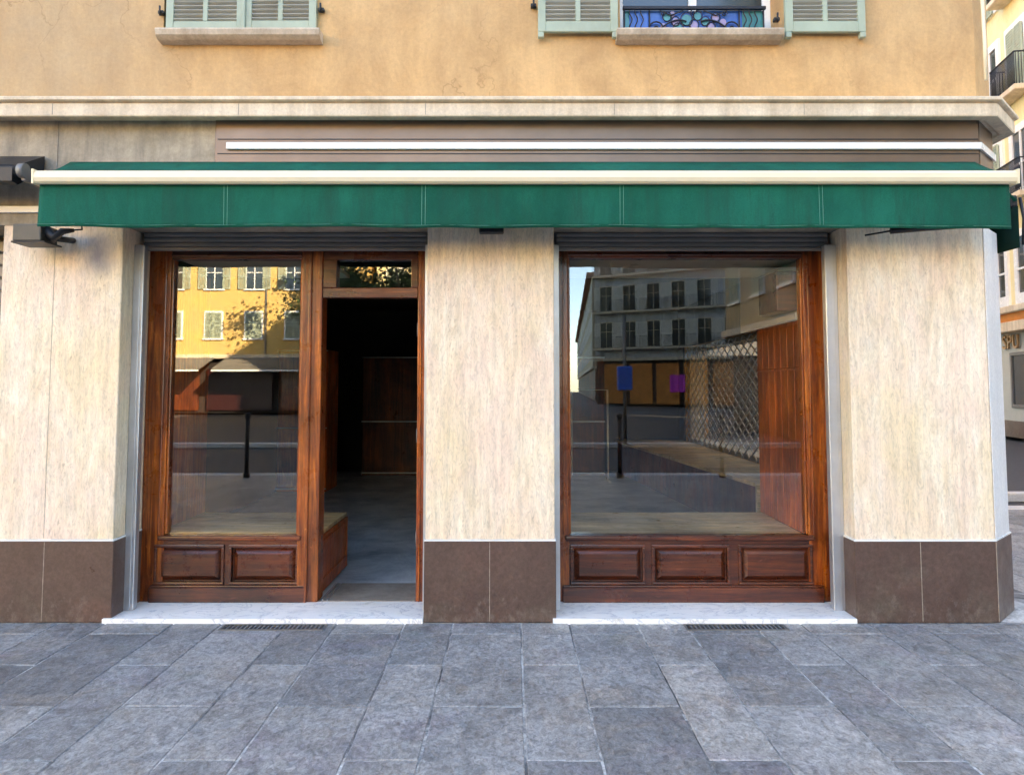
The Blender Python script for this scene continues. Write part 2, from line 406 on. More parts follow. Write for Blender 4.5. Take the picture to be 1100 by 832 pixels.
M['terracotta'] = m_plain('roof_tile', (.35, .15, .08), .8, 0, .25, 2)

# ------------------------------------------------------------------ ground
def struct(o): o['kind'] = 'structure'; return o
b = MB(); b.box(-220, 220, -220, 220, -.60, -.13); struct(b.build('ground', M['asphalt']))
b = MB(); b.box(-70, 3.55, -2.22, 6.2, -.12, -.005); b.box(3.55, 13.6, -2.22, 9.5, -.12, -.005); struct(b.build('paving_bed', M['mortar']))
b = MB(); b.box(-70, 70, -2.6, -2.224, -.125, .004, .012); b.box(-70, 70, -9.9, -9.5, -.125, .004, .012); struct(b.build('kerb', M['granite']))
b = MB(); b.box(3.9, 14.9, 9.504, 9.78, -.125, .006, .012); b.box(3.9, 14.9, 10.9, 11.1, -.125, .006, .012); struct(b.build('kerb_stones', M['granite']))
b = MB(); b.box(-70, 70, -30, -9.904, -.125, -.006); struct(b.build('far_pavement', M['asphalt']))
b = MB(); b.box(13.604, 40, -2.22, 9.5, -.125, -.006); struct(b.build('side_pavement', M['mortar']))

def build_slabs():
    bm = bmesh.new(); lay = bm.loops.layers.float_color.new('tone')
    per, nw = .762, .317; x0 = .058
    rnd = random.Random(3)
    def slab(xa, xb, ya, yb):
        if yb > 4.985 and xa < 3.56:
            if ya > 4.98: return
            yb = 4.985
        if yb > 9.5: yb = 9.5
        if ya < -2.22: ya = -2.22
        if yb - ya < .05: return
        g = .0035 + rnd.random() * .002; h = rnd.uniform(-.0015, .0015); bv = .004
        tone = min(1, max(0, rnd.gauss(.42, .22)))
        tx, ty = rnd.uniform(-.0015, .0015), rnd.uniform(-.0015, .0015)
        def ring(ins, z):
            out = []
            pts = [(xa, ya), (xb, ya), (xb, yb), (xa, yb)]
            N = 0
            for k in range(4):
                p, q = pts[k], pts[(k + 1) % 4]
                m = max(1, int(math.dist(p, q) / .09))
                for j in range(m):
                    u = j / m; x = p[0] + (q[0] - p[0]) * u; y = p[1] + (q[1] - p[1]) * u
                    out.append([x, y])
            jr = random.Random(int(xa * 1000) * 7919 + int(ya * 1000))
            res = []
            for x, y in out:
                w = jr.uniform(-.0022, .0022)
                x2 = min(max(x, xa + ins + g), xb - ins - g); y2 = min(max(y, ya + ins + g), yb - ins - g)
                res.append(bm.verts.new((x2 + w, y2 + w, z + tx * (x - xa) + ty * (y - ya))))
            return res
        lo = ring(0, -.03); md = ring(0, -.004 + h); hi = ring(bv, h)
        fs = [bm.faces.new(hi)]
        n = len(lo)
        for A, B in ((lo, md), (md, hi)):
            for k in range(n): fs.append(bm.faces.new((A[k], A[(k + 1) % n], B[(k + 1) % n], B[k])))
        for f in fs:
            for l in f.loops: l[lay] = (tone, tone, tone, 1)
    for k in range(-16, 19):
        xs = x0 + k * per
        if xs > 13.6: break
        y = 3.192 - 1.06 * 6
        while y < 9.5: slab(xs, xs + nw, y, y + 1.06 - .0); y += 1.06
        y = 3.715 - 1.06 * 6
        while y < 9.5: slab(xs + nw, xs + per, y, y + 1.06); y += 1.06
    me = bpy.data.meshes.new('paving'); bm.to_mesh(me); bm.free(); me.materials.append(M['paving'])
    o = bpy.data.objects.new('pavement', me); COL.objects.link(o); struct(o)
build_slabs()

# drain grates at the foot of the two marble steps
def drain(pxa, pxb, label):
    xa, xb = PX(pxa, 676, 4.9), PX(pxb, 676, 4.9)
    t = empty('drain_grate', ((xa + xb) / 2, 4.9, 0), label, 'drain grate', 'drain grates in front of the steps')
    f = MB(); y0, y1 = 4.84, 4.955
    f.box(xa, xb, y0, y0 + .012, -.02, .005); f.box(xa, xb, y1 - .012, y1, -.02, .005); f.box(xa, xa + .012, y0 + .012, y1 - .012, -.02, .005); f.box(xb - .012, xb, y0 + .012, y1 - .012, -.02, .005)
    f.build('frame', M['alu_dark'], t)
    g = MB(); n = int((xb - xa) / .028)
    g.box(xa + .012, xb - .012, y0 + .012, y1 - .012, -.02, -.004)
    for i in range(1, n): x = xa + (xb - xa) * i / n; g.box(x - .006, x + .006, y0 + .012, y1 - .012, -.0035, .004)
    g.build('grille', M['black'], t)
drain(238, 350, 'black iron drain grate in the paving below the marble step of the open doorway')
drain(736, 845, 'black iron drain grate in the paving below the marble step of the wide display window')

# ------------------------------------------------------------------ the shop building
CX, CHX, CHY = 3.215, 3.487, 5.272      # street corner with its cut-off edge
B = empty('corner_shop_building', (0, 5, 0), 'ochre rendered corner building with travertine pillars and two mahogany shopfronts behind a green awning', 'building')
TOP = 18.0
FL = PZ(105, 4.9)    # top of cornice ~3.49
zsh = PZ(33, 4.97)
# upper windows
WLx0, WLx1 = PX(176, 20, 5.0), PX(341, 20, 5.0)
WRx0, WRx1 = PX(666, 20, 5.0), PX(842, 20, 5.0)
zs = PZ(34, 4.95)      # sill top
wh = 1.95
w = MB()
def wallpiece(xa, xb, za, zb): w.box(xa, xb, 5.0, 5.4, za, zb)
rows = [zs - .002 + 3.3 * i for i in range(4)]
prev = FL
for r_ in rows:
    wallpiece(-14, CX, prev, r_)
    wallpiece(-14, WLx0, r_, r_ + wh); wallpiece(WLx1, WRx0, r_, r_ + wh); wallpiece(WRx1, CX, r_, r_ + wh)
    prev = r_ + wh
wallpiece(-14, CX, prev, TOP)
w.prism([(CX, 5.0), (CHX, CHY), (CHX, 5.4), (CX, 5.4)], FL, TOP)
w.box(3.087, CHX, 5.4, 17, FL, TOP); w.box(-14, 3.087, 16.6, 17, 0, TOP); w.box(-14, -13.6, 5.4, 16.6, 0, TOP)
# side wall of the ground floor with the side display window opening
w.box(3.087, CHX, 5.7, 8.8, 0, FL); w.box(3.087, CHX, 8.8, 13.2, 0, .58); w.box(3.087, CHX, 8.8, 13.2, 2.25, FL); w.box(3.087, CHX, 13.2, 16.996, 0, FL)
w.box(-13.6, -3.6, 5.7, 5.9, 0, 2.9)
w.build('wall', M['stucco'], B)
b = MB(); b.box(-14.3, 3.8, 4.6, 17.3, TOP, TOP + .25); b.build('roof', M['terracotta'], B)

# lintel beam behind fascia
LB = 2.655
b = MB(); b.box(-14, -1.99, 5.0, 5.4, LB, 3.385); b.box(-1.99, CX, 5.03, 5.4, LB, 3.385)
b.prism([(CX, 5.03), (CHX - .02, CHY + .03), (CHX - .02, 5.7), (CX, 5.7)], LB, 3.385)
# joints of the stained lintel
b.build('lintel', M['lintel'], B)
b = MB()
xj = PX(62, 155, 5.0)
for x in (xj, xj - 2.1):
    b = MB(); b.box(x - .003, x + .003, 4.996, 5.01, 2.7, 3.38); b.build('lintel_joint', M['worn'], B)
b = MB(); b.box(-14, -2.98, 4.975, 5.01, PZ(229, 5.0), PZ(222, 5.0), .003); b.build('lintel_trim', M['white'], B)
b = MB(); zt = PZ(137, 5.0)
zl0, zl1 = PZ(160.5, 4.97), PZ(153, 4.97)
fx0 = PX(231, 160, 4.99)
b.box(fx0, CX - .003, 4.985, 5.028, LB + .12, 3.384, .003)
b.prism([(CX, 4.985), (CHX, CHY - .01), (CHX, CHY + .02), (CX, 5.027)], LB + .12, 3.384)
b.build('fascia', M['fascia'], B)
b = MB(); fx1 = PX(243, 156, 4.97)
b.box(fx1, CX, 4.962, 4.984, zl0, zl1, .004)
b.prism([(CX, 4.962), (CHX + .012, CHY - .026), (CHX + .006, CHY - .014), (CX, 4.984)], zl0, zl1)
b.build('trim_rail', M['white'], B)
b = MB()
for z in (PZ(149.5, 4.98), PZ(165, 4.98)):
    b = MB(); b.box(fx0 + .02, CX - .01, 4.981, 4.9848, z - .003, z + .003); b.build('fascia_groove', M['black'], B)

# cornice: moulded profile swept round the corner
prof = [(0, 3.385), (.03, 3.385), (.05, 3.372), (.13, 3.368), (.135, 3.376), (.135, 3.455), (.125, 3.463), (.15, 3.468), (.16, 3.474), (.16, 3.492), (.15, 3.50), (0, 3.515)]
def off(o):
    k = o * math.tan(R(22.5))
    return [(-14, 5.0 - o), (CX + k, 5.0 - o), (CHX + o, CHY - k), (CHX + o, 17)]
bm = bmesh.new(); rings = [[bm.verts.new((x, y, z)) for x, y in off(o)] for o, z in prof]
for i in range(len(rings)):
    A, C_ = rings[i], rings[(i + 1) % len(rings)]
    for k in range(3): bm.faces.new((A[k], A[k + 1], C_[k + 1], C_[k]))
bmesh.ops.recalc_face_normals(bm, faces=bm.faces)
q = MB(); q.bm.free(); q.bm = bm; q.build('cornice', M['cornice'], B)
b = MB()
for px in (56, 256, 457, 660, 864): 
    x = PX(px, 115, 4.86); b = MB(); b.box(x - .002, x + .002, 4.8635, 4.868, 3.378, 3.455); b.build('cornice_joint', M['worn'], B)

# pillars (travertine) and plinths
BZ = .528
def pillar(xa, xb, mat, label=None, joint=(), poly=None):
    b = MB(); bev = .005
    if poly: b.prism(poly, BZ + .012, LB - .001, bev)
    else: b.box(xa, xb, 5.0, 5.56, BZ + .012, LB - .001, bev)
    p = b.build('pillar', mat, B)
    if label: p['label'] = label
    for x in joint:
        g = MB(); g.box(x - .0012, x + .0012, 4.9988, 5.003, BZ + .02, LB - .01); g.build('joint', M['jointline'], p)
    return p
xl0 = PX(4, 250, 5.0)
pl = pillar(xl0, -2.658, M['trav_smear'], 'left travertine pillar with a blue grey smudge near its top', (PX(54, 400, 5.0),))
pm = pillar(-.577, .285, M['trav'])
cpoly = [(2.285, 5.0), (CX, 5.0), (CHX, CHY), (CHX, 5.69), (2.285, 5.69)]
pr = pillar(0, 0, M['trav'], None, (), cpoly)
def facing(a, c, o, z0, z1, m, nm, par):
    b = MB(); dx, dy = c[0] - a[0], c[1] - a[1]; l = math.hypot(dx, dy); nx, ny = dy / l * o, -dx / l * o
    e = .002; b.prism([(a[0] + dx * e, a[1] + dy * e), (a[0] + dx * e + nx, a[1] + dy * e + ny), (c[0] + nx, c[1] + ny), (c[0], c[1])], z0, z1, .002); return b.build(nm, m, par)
facing((CX + .006, 5.003), (CHX, CHY - .003), .006, BZ + .014, LB - .002, M['corner'], 'sky_lit_facing', pr)  # chamfer strip coloured paler to look lit by the sky
# far left neighbour bay
pillar(-6.9, -5.2, M['trav'], None)
def plinth(p, xa, xb, joints, poly=None):
    e = .008
    b = MB()
    if poly: b.prism(poly, 0, BZ, .006)
    else: b.box(xa - e, xb + e, 5.0 - e, 5.56, 0, BZ, .004)
    o = b.build('plinth', M['base'], p)
    g = MB()
    for x in joints:
        g = MB(); g.box(x - .0022, x + .0022, 5.0 - e - .0035 * (poly is not None) - .0012, 5.0, .01, BZ - .004); g.build('tile_joint', M['jointline'], p)
    t = MB()
    if poly: t.prism([(x, y) for x, y in poly], BZ, BZ + .0125, .002)
    else: t.box(xa - e, xb + e, 5.0 - e, 5.56, BZ, BZ + .0125, .002)
    t.build('plinth_trim', M['white'], p)
plinth(pl, xl0, -2.658, (PX(47, 620, 5.0),))
plinth(pm, -.577, .285, (PX(526, 620, 5.0),))
e = .010
plinth(pr, 2.285, 0, (PX(989, 620, 5.0), CX + .002), [(2.277, 4.99), (CX + .006, 4.99), (CHX + .02, CHY - .004), (CHX + .02, 5.69), (2.277, 5.69)])
b = MB(); b.box(-14, -6.9, 5.0, 5.56, 0, LB - .001, .004); b.build('side_wall_cladding', M['trav'], B)
# top bracket on middle pillar
b = MB(); b.box(PX(515, 247, 4.97), PX(541, 247, 4.97), 4.93, 4.998, PZ(251, 4.97), 2.66, .006); b.build('awning_bracket', M['black'], B)

# neighbouring bay at the far left: lowered roller shutter
b = MB()
for i in range(28):
    z = .04 + i * .092; b.box(-5.19, xl0 - .01, 5.30, 5.325, z, z + .085, .008)
ns = b.build('roller_shutter', M['alu_dark'], B); ns['label'] = 'lowered roller shutter of the neighbouring bay'

# roller shutter housings, guide rails and marble steps
def roller(xa, xb, wl, wr):
    b = MB()
    for i in range(3):
        z = 2.548 + i * .036; b.box(xa + .03, xb - .03, 5.215, 5.235, z, z + .032, .008, 2)
    b.box(xa + .03, xb - .03, 5.205, 5.245, 2.520, 2.546, .005)
    b.box(xa + .02, xb - .02, 5.25, 5.34, 2.56, LB - .002)
    r_ = b.build('roller_shutter', M['alu_dark'], B)
    for s0, s1 in ((xa, xa + wl), (xb - wr, xb)):
        g = MB(); yy = 5.155
        g.box(s0 + .001, s1, yy, yy + .06, .031, 2.55, .004)
        g.box(s0 + .001, s1 - .3 * (s1 - s0), yy - .006, yy - .0005, .031, 2.55, .002)
        g.build('guide_rail', M['alu'], r_)
    return r_
roller(-2.658, -.577, .068, .035)
roller(.285, 2.285, .045, .085)
def step(segs):
    for xa, xb, sk in segs:
        b = MB(); b.prism([(xa, 4.972), (xb - .002, 4.972), (xb - .002 + sk[1], 5.372), (xa + sk[0], 5.372)], -.01, .030, .004)
        b.build('marble_step', M['marble'], B)
xc = PX(281, 668, 5.0)
step([(-2.70, xc, (0, .05)), (xc, -.585, (.05, 0))]); step([(.270, 2.275, (0, 0))])
b = MB(); b.box(-2.655, -2.60, 5.374, 5.56, 0, .2); b.build('jamb_foot', M['worn'], B)

# ---- mahogany joinery
YF = 5.37            # front face of the frames
def raised(parent, pa, pb, pt, pbm):
    """raised-and-fielded panel measured on the photograph (left, right, top, bottom)"""
    xa, xb = PX(pa, 600, YF), PX(pb, 600, YF); z1, z0 = PZ(pt, YF), PZ(pbm, YF)
    b = MB()
    m = .020
    y1 = YF + .012
    # outer moulding
    b.box(xa, xb, YF - .012, y1, z1 - m, z1, .006, 2); b.box(xa, xb, YF - .012, y1, z0, z0 + m, .006, 2)
    b.box(xa, xa + m, YF - .011, y1, z0 + m, z1 - m, .006, 2); b.box(xb - m, xb, YF - .011, y1, z0 + m, z1 - m, .006, 2)
    # sunk ground and raised field
    b.box(xa + m, xb - m, YF + .020, YF + .03, z0 + m, z1 - m)
    bb = bmesh.new(); i1, i2 = m + .010, m + .045
    A = [bb.verts.new(v) for v in ((xa + i1, YF + .0195, z0 + i1), (xb - i1, YF + .0195, z0 + i1), (xb - i1, YF + .0195, z1 - i1), (xa + i1, YF + .0195, z1 - i1))]
    C_ = [bb.verts.new(v) for v in ((xa + i2, YF - .008, z0 + i2), (xb - i2, YF - .008, z0 + i2), (xb - i2, YF - .008, z1 - i2), (xa + i2, YF - .008, z1 - i2))]
    bb.faces.new(C_)
    for k in range(4): bb.faces.new((A[k], A[(k + 1) % 4], C_[(k + 1) % 4], C_[k]))
    bmesh.ops.recalc_face_normals(bb, faces=bb.faces)
    b._merge(bb)
    return b.build('raised_panel', M['woodx'], parent)

def display(x0, gx0, gx1, x1, gtop, panels, px_pl):
    """x0..x1 outside, gx0..gx1 glass"""
    b = MB(); yb = 5.46
    b.box(x0, gx0, YF, yb, .03, 2.60, .006, 2)
    bx = .014
    for xs in (gx0 + bx / 2,): b.box(xs - bx / 2, xs + bx / 2, YF + .012, yb - .01, .50, gtop, .004)
    # second moulding line on the stiles
    b.box(gx0 - .045, gx0 - .030, YF - .010, YF + .005, .50, gtop + .02, .004)
    r = MB(); r.box(gx0, gx1, YF + .003, yb, gtop, 2.60, .004); r.box(gx0, gx1, YF - .012, YF + .01, gtop + .02, gtop + .035, .004)
    fr = r.build('display_window', M['woodx'], B); r = MB()
    b.build('stile', M['wood'], fr)
    for a_, c_, s_ in ((gx1, x1, -1),):
        b = MB(); b.box(gx1, x1, YF, yb, .03, 2.60, .006, 2); b.box(gx1 - bx, gx1, YF + .012, yb - .01, .50, gtop, .004); b.box(gx1 + .030, gx1 + .045, YF - .010, YF + .005, .50, gtop + .02, .004); b.build('stile', M['wood'], fr)
    zt = PZ(574, 5.36)
    # kick board rails
    zr1, zr0 = PZ(584.5, YF), PZ(627.7, YF)
    r.box(gx0 - .001, gx1 + .001, YF + .002, yb, zr1, zt - .015)
    r.box(gx0 - .001, gx1 + .001, YF + .002, yb, .03, zr0)
    edges = [gx0 - .001] + [PX(p, 600, YF) for pr_ in panels for p in pr_] + [gx1 + .001]
    for i in range(0, len(edges), 2): 
        if edges[i + 1] > edges[i] + .002: r.box(edges[i], edges[i + 1], YF + .0025, yb, zr0, zr1)
    r.build('rail', M['woodx'], fr)
    s = MB(); s.box(gx0 - .03, gx1 + .03, YF - .035, yb - .02, zt - .038, zt - .004, .012, 3); s.build('sill', M['woodx'], fr)
    for a, c in panels: raised(fr, a, c, 584.5, 627.7)
    pl_ = MB(); zp = PZ(629, YF - .03)
    pl_.box(PX(px_pl[0], 640, YF - .03), PX(px_pl[1], 640, YF - .03), YF - .035, YF + .02, .031, zp - .012, .005); pl_.box(PX(px_pl[0], 640, YF - .03) + .002, PX(px_pl[1], 640, YF - .03) - .002, YF - .022, YF + .02, zp - .014, zp, .008, 2)
    pl_.build('plinth', M['woodx'], fr)
    g = MB(); g.box(gx0 + .002, gx1 - .002, 5.415, 5.421, zt - .01, gtop); g.build('pane', M['glass'], fr)
    return fr
gl0, gl1 = PX(181.5, 450, 5.40), PX(323, 450, 5.40)
zgt = PZ(278, 5.40)
dl = display(-2.655, gl0, gl1, gl1 + .005, PZ(279, 5.40), [(165.5, 241), (246, 321)], (159, 327))
gr0, gr1 = PX(610.5, 450, 5.40), PX(864, 450, 5.40)
dr = display(.295, gr0, gr1, 2.275, zgt, [(612.5, 693), (700, 784), (793, 873)], (604.5, 886))

# door frame with transom light
b = MB()
xp0, xp1 = gl1 + .005, PX(345, 450, YF)
b.box(xp0, xp1, YF - .02, 5.50, .03, 2.60, .008, 2)
xm = PX(332, 450, YF); b.box(xm - .012, xm + .012, YF - .034, YF - .018, .03, 2.60, .006, 2)
xq0, xq1 = PX(448, 450, YF), -.585
b.box(xq0, xq1, YF - .005, 5.50, .03, 2.60, .006, 2); b.box(xq0 + .018, xq0 + .03, YF - .015, YF, .03, 2.60, .003)
df = b.build('door_frame', M['wood'], B)
ztr0, ztr1 = PZ(320, YF), PZ(279, YF)
b = MB(); b.box(xp1, xq0, YF, 5.46, ztr1, 2.60, .004)
b.box(xp1, xq0, YF - .012, 5.46, ztr0, PZ(309, YF), .006, 2)
xa, xb = PX(362, 295, YF), PX(442, 295, YF)
b.box(xp1, xa, YF - .012, 5.46, PZ(309, YF), ztr1, .005, 2); b.box(xb, xq0, YF - .012, 5.46, PZ(309, YF), ztr1, .005, 2)
b.build('transom_frame', M['woodx'], df)
for zh in (.42, 1.15, 1.92):
    b = MB(); b.box(xq0 - .006, xq0 + .012, YF + .03, YF + .042, zh, zh + .10, .002); b.tube([(xq0 - .004, YF + .03, zh), (xq0 - .004, YF + .03, zh + .10)], .006, 8); b.build('hinge', M['alu_dark'], df)
b = MB(); b.box(xa, xb, 5.412, 5.418, PZ(309, YF), ztr1)
b.build('transom_pane', M['glass'], df)
b = MB(); b.box(xp1 + .002, xq0 - .002, 5.374, 5.86, -.01, .033, .006); b.build('threshold', M['worn'], df)
b = MB(); b.box(xp1 + .02, xp1 + .03, 5.39, 5.85, .033, .040); b.box(xp1 + .055, xp1 + .062, 5.39, 5.85, .033, .038); b.build('floor_track', M['alu'], df)

# display platforms
def platform(fr, xa, xb, y1, sides):
    zt = PZ(575, 5.42)
    b = MB(); b.box(xa, xb, 5.462, y1, zt - .03, zt, .004); b.build('platform', M['platform'], fr)
    b = MB(); b.box(xa + .01, xb - .01, 5.465, y1 - .01, .02, zt - .031); b.build('platform_base', M['darkwood'], fr)
    return zt
zpL = platform(dl, -2.63, -1.415, 6.42, 0)
zpR = platform(dr, .30, 2.135, 6.42, 0)
# panelled side of the left platform, facing the doorway
b = MB(); b.box(-1.424, -1.405, 5.505, 6.415, .035, zpL - .034, .003)
b.box(-1.404, -1.396, 5.55, 6.37, .10, .14, .003); b.box(-1.404, -1.396, 5.55, 6.37, zpL - .10, zpL - .06, .003); b.box(-1.404, -1.396, 5.55, 5.59, .14, zpL - .10, .003); b.box(-1.404, -1.396, 6.33, 6.37, .14, zpL - .10, .003)
b.build('side_panel', M['boards'], dl)
# boarded side linings
def lining(fr, x, sgn, y0, y1, z0, z1, n, mat):
    b = MB(); wd = (y1 - y0) / n
    for i in range(n): b.box(x, x + sgn * .02, y0 + i * wd + .0015, y0 + (i + 1) * wd - .0015, z0, z1, .003)
    return b.build('side_boards', mat, fr)
lining(dl, -2.632, -1, 5.462, 6.42, zpL, 2.5, 1, M['boards'])
lining(dr, 2.137, 1, 5.462, 6.44, zpR, PZ(343, 5.46) , 7, M['boards'])
b = MB(); b.box(2.125, 2.1365, 5.465, 6.44, 1.68, 1.70, .003); b.build('dado_strip', M['boards'], dr)
b = MB(); b.box(2.14, 2.18, 5.462, 6.9, PZ(343, 5.46) + .002, 2.9); b.box(2.10, 2.139, 5.462, 6.6, PZ(343, 5.46) + .002, PZ(343, 5.46) + .05, .004); b.build('lining_frieze', M['plaster'], dr)
b = MB(); b.prism([(1.98, 5.50), (2.138, 5.50), (2.138, 6.0), (2.04, 6.0), (1.98, 5.9)], 2.12, 2.42, .01); b.build('motor_casing', M['woodx'], dr)
b = MB(); b.box(gl0, -1.42, 5.462, 6.42, 2.50, 2.53); b.build('soffit', M['plaster'], dl)
b = MB(); b.box(.30, 2.135, 5.462, 6.42, 2.50, 2.53); b.build('soffit', M['plaster'], dr)
for x in (.95, 1.75):
    b = MB(); b.disc((0, 0), .035, 0, .03, 16); b.tf(Matrix.Translation((x, 5.7, 2.50)) @ Matrix.Rotation(R(90), 4, 'X')); b.build('spot_fitting', M['black'], dr)

# interior shell
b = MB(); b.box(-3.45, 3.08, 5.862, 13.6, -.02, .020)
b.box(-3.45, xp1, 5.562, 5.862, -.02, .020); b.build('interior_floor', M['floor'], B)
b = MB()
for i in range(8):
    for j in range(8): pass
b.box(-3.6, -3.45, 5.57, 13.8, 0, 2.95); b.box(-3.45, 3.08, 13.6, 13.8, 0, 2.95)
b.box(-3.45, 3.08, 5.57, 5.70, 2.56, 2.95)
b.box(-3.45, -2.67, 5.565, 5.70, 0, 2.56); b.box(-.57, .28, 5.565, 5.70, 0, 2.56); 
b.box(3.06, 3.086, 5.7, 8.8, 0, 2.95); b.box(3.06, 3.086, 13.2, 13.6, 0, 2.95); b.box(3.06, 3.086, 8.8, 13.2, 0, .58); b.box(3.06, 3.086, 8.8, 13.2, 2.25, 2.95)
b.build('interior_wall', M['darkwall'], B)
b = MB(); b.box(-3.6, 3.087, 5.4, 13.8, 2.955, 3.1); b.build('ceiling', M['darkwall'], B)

# side street window with security lattice
sw = MB(); y0, y1, z0, z1 = 8.8, 13.2, .58, 2.25
sw.box(3.15, 3.40, y0, y0 + .08, z0, z1, .005); sw.box(3.15, 3.40, y1 - .08, y1, z0, z1, .005); sw.box(3.15, 3.40, y0 + .08, y1 - .08, z0, z0 + .07); sw.box(3.15, 3.40, y0 + .08, y1 - .08, z1 - .07, z1)
sw = sw.build('side_window', M['plaster'], B)
b = MB(); b.box(3.28, 3.286, y0 + .08, y1 - .08, z0 + .07, z1 - .07); b.build('pane', M['glass'], sw)
b = MB(); dy, dz = .30, .155; ylo, yhi, zlo, zhi = y0 + .02, y1 - .02, z0 + .02, z1 - .02
slope = dz / dy
k = -60
for sgn in (1, -1):
    for i in range(-30, 40):
        # line z = zc + sgn*slope*(y-ylo)
        zc = zlo + i * dz
        pts = []
        ya, yb = ylo, yhi
        za, zb = zc, zc + sgn * slope * (yb - ya)
        def clip(za, zb, ya, yb):
            if (za < zlo and zb < zlo) or (za > zhi and zb > zhi): return None
            m = (zb - za) / (yb - ya)
            if za < zlo: ya, za = ya + (zlo - za) / m, zlo
            if za > zhi: ya, za = ya + (zhi - za) / m, zhi
            if zb < zlo: yb, zb = ya + (zlo - za) / m, zlo
            if zb > zhi: yb, zb = ya + (zhi - za) / m, zhi
            return ya, za, yb, zb
        c = clip(za, zb, ya, yb)
        if c and c[2] - c[0] > .05: b.tube([(3.10 + .012 * sgn, c[0], c[1]), (3.10 + .012 * sgn, c[2], c[3])], .009, 5)
b.build('lattice_grille', M['alu'], sw)

# ledge under the side window and interior fittings
lg = empty('display_ledge', (2.7, 10, 0), 'long pale display ledge running below the latticed side window inside the shop', 'display ledge')
b = MB(); b.prism([(2.42, 7.4), (3.055, 7.4), (3.055, 13.4), (1.85, 13.4)], .56, .60, .004); b.build('top', M['platform'], lg)
b = MB(); b.prism([(2.46, 7.45), (3.05, 7.45), (3.05, 13.4), (1.90, 13.4)], .02, .559); b.build('base', M['darkwood'], lg)
b = MB(); b.box(2.425, 2.60, 7.40, 7.449, .021, .558, .004); b.build('corner_post', M['platform'], lg)

def cabinet(x0, x1, y0, y1, z1, nd, label, rail=None, grp=None, mat='darkwood'):
    t = empty('wall_cabinet', ((x0 + x1) / 2, (y0 + y1) / 2, 0), label, 'cabinet', grp)
    b = MB(); b.box(x0, x1, y0 + .02, y1, .021, z1); b.build('carcass', M[mat], t)
    wd = (x1 - x0) / nd
    for zz0, zz1 in ((.10, .93), (.97, z1 - .05)):
        for i in range(nd):
            d = MB(); d.box(x0 + i * wd + .006, x0 + (i + 1) * wd - .006, y0, y0 + .018, zz0, zz1, .004)
            d.box(x0 + i * wd + .07, x0 + (i + 1) * wd - .07, y0 - .006, y0 - .001, zz0 + .07, zz1 - .07, .003)
            d.build('door', M[mat], t)
    for z in (.07, .95, z1 - .02):
        s = MB(); s.box(x0 - .01, x1 + .01, y0 - .05, y0 - .008, z - .009, z + .009, .003); s.build('shelf_edge', M['alu'], t)
    return t
cabinet(-2.6, 1.6, 12.9, 13.58, 2.08, 6, 'dark wooden cabinet wall across the back of the shop seen through the doorway')
c2 = cabinet(-3.44, -2.72, 10.9, 11.6, 2.1, 1, 'tall red brown cupboard standing beside the dark shelving left of the doorway view', mat='boards')
# white thin clothes rail
t = empty('garment_rail', (1.4, 12.2, 0), 'thin white metal garment rail standing near the back of the shop behind the wide window', 'garment rail')
b = MB(); xa, xb, yy = .98, 1.57, 12.2
b.tube([(xa, yy, .03), (xa, yy, 1.5), (xb, yy, 1.5), (xb, yy, .03)], .016, 8); b.build('frame', M['white'], t)
for x in (xa, xb):
    b = MB(); b.tube([(x, yy - .25, .035), (x, yy + .25, .035)], .018, 8); b.build('foot', M['white'], t)

# ------------------------------------------------------------------ upper windows
def leaf_mb(wd, h, th=.035, pitch=.031):
    """louvred shutter leaf, origin bottom-left, in x/z, front at y=0"""
    f = MB(); st = .052
    f.box(0, st, 0, th, 0, h, .003); f.box(wd - st, wd, 0, th, 0, h, .003)
    f.box(st, wd - st, .002, th - .002, 0, .075, .003); f.box(st, wd - st, .002, th - .002, h - .07, h, .003)
    f.box(wd / 2 - .017, wd / 2 + .017, .003, th - .003, .075, h - .07, .003)
    s = MB()
    n = int((h - .145) / pitch)
    for a, c in ((st, wd / 2 - .017), (wd / 2 + .017, wd - st)):
        for i in range(n):
            z = .085 + i * pitch
            Mx = Matrix.Translation(((a + c) / 2, th / 2, z)) @ Matrix.Rotation(R(-35), 4, 'X')
            s.box(-(c - a) / 2, (c - a) / 2, -.017, .017, -.003, .003, .0, 1, Mx)
        s.box(a, c, th - .006, th - .003, .08, h - .075)
    return f, s
def place_leaf(parent, x, y, z, wd, h, name='shutter', dark=False):
    f, s = leaf_mb(wd, h); T = Matrix.Translation((x, y, z)); f.tf(T); s.tf(T)
    # join louvres as second material
    fo = f.build(name, M['shutter'], parent)
    me = fo.data; bmm = bmesh.new(); bmm.from_mesh(me); n0 = len(bmm.faces)
    tmp = bpy.data.meshes.new('t'); s.bm.to_mesh(tmp); s.bm.free(); bmm.from_mesh(tmp); bpy.data.meshes.remove(tmp)
    bmm.faces.ensure_lookup_table()
    for i in range(n0, len(bmm.faces)): bmm.faces[i].material_index = 1
    bmm.to_mesh(me); bmm.free(); me.materials.append(M['shutter2']); return fo
def sill(parent, xa, xb, z):
    b = MB()
    b.extr([(4.905, z - .052), (4.895, z - .045), (4.885, z - .012), (4.89, z), (5.12, z + .006), (5.12, z - .07), (4.995, z - .07), (4.93, z - .066)], xa, xb); return b.build('sill', M['sill'], parent)
def hook(parent, x, z):
    b = MB(); b.box(x - .02, x + .02, 4.965, 5.0, z - .012, z + .012, .003); b.tube([(x, 4.96, z - .03), (x, 4.95, z + .035)], .007, 6); b.build('shutter_catch', M['black'], parent)
closed = None
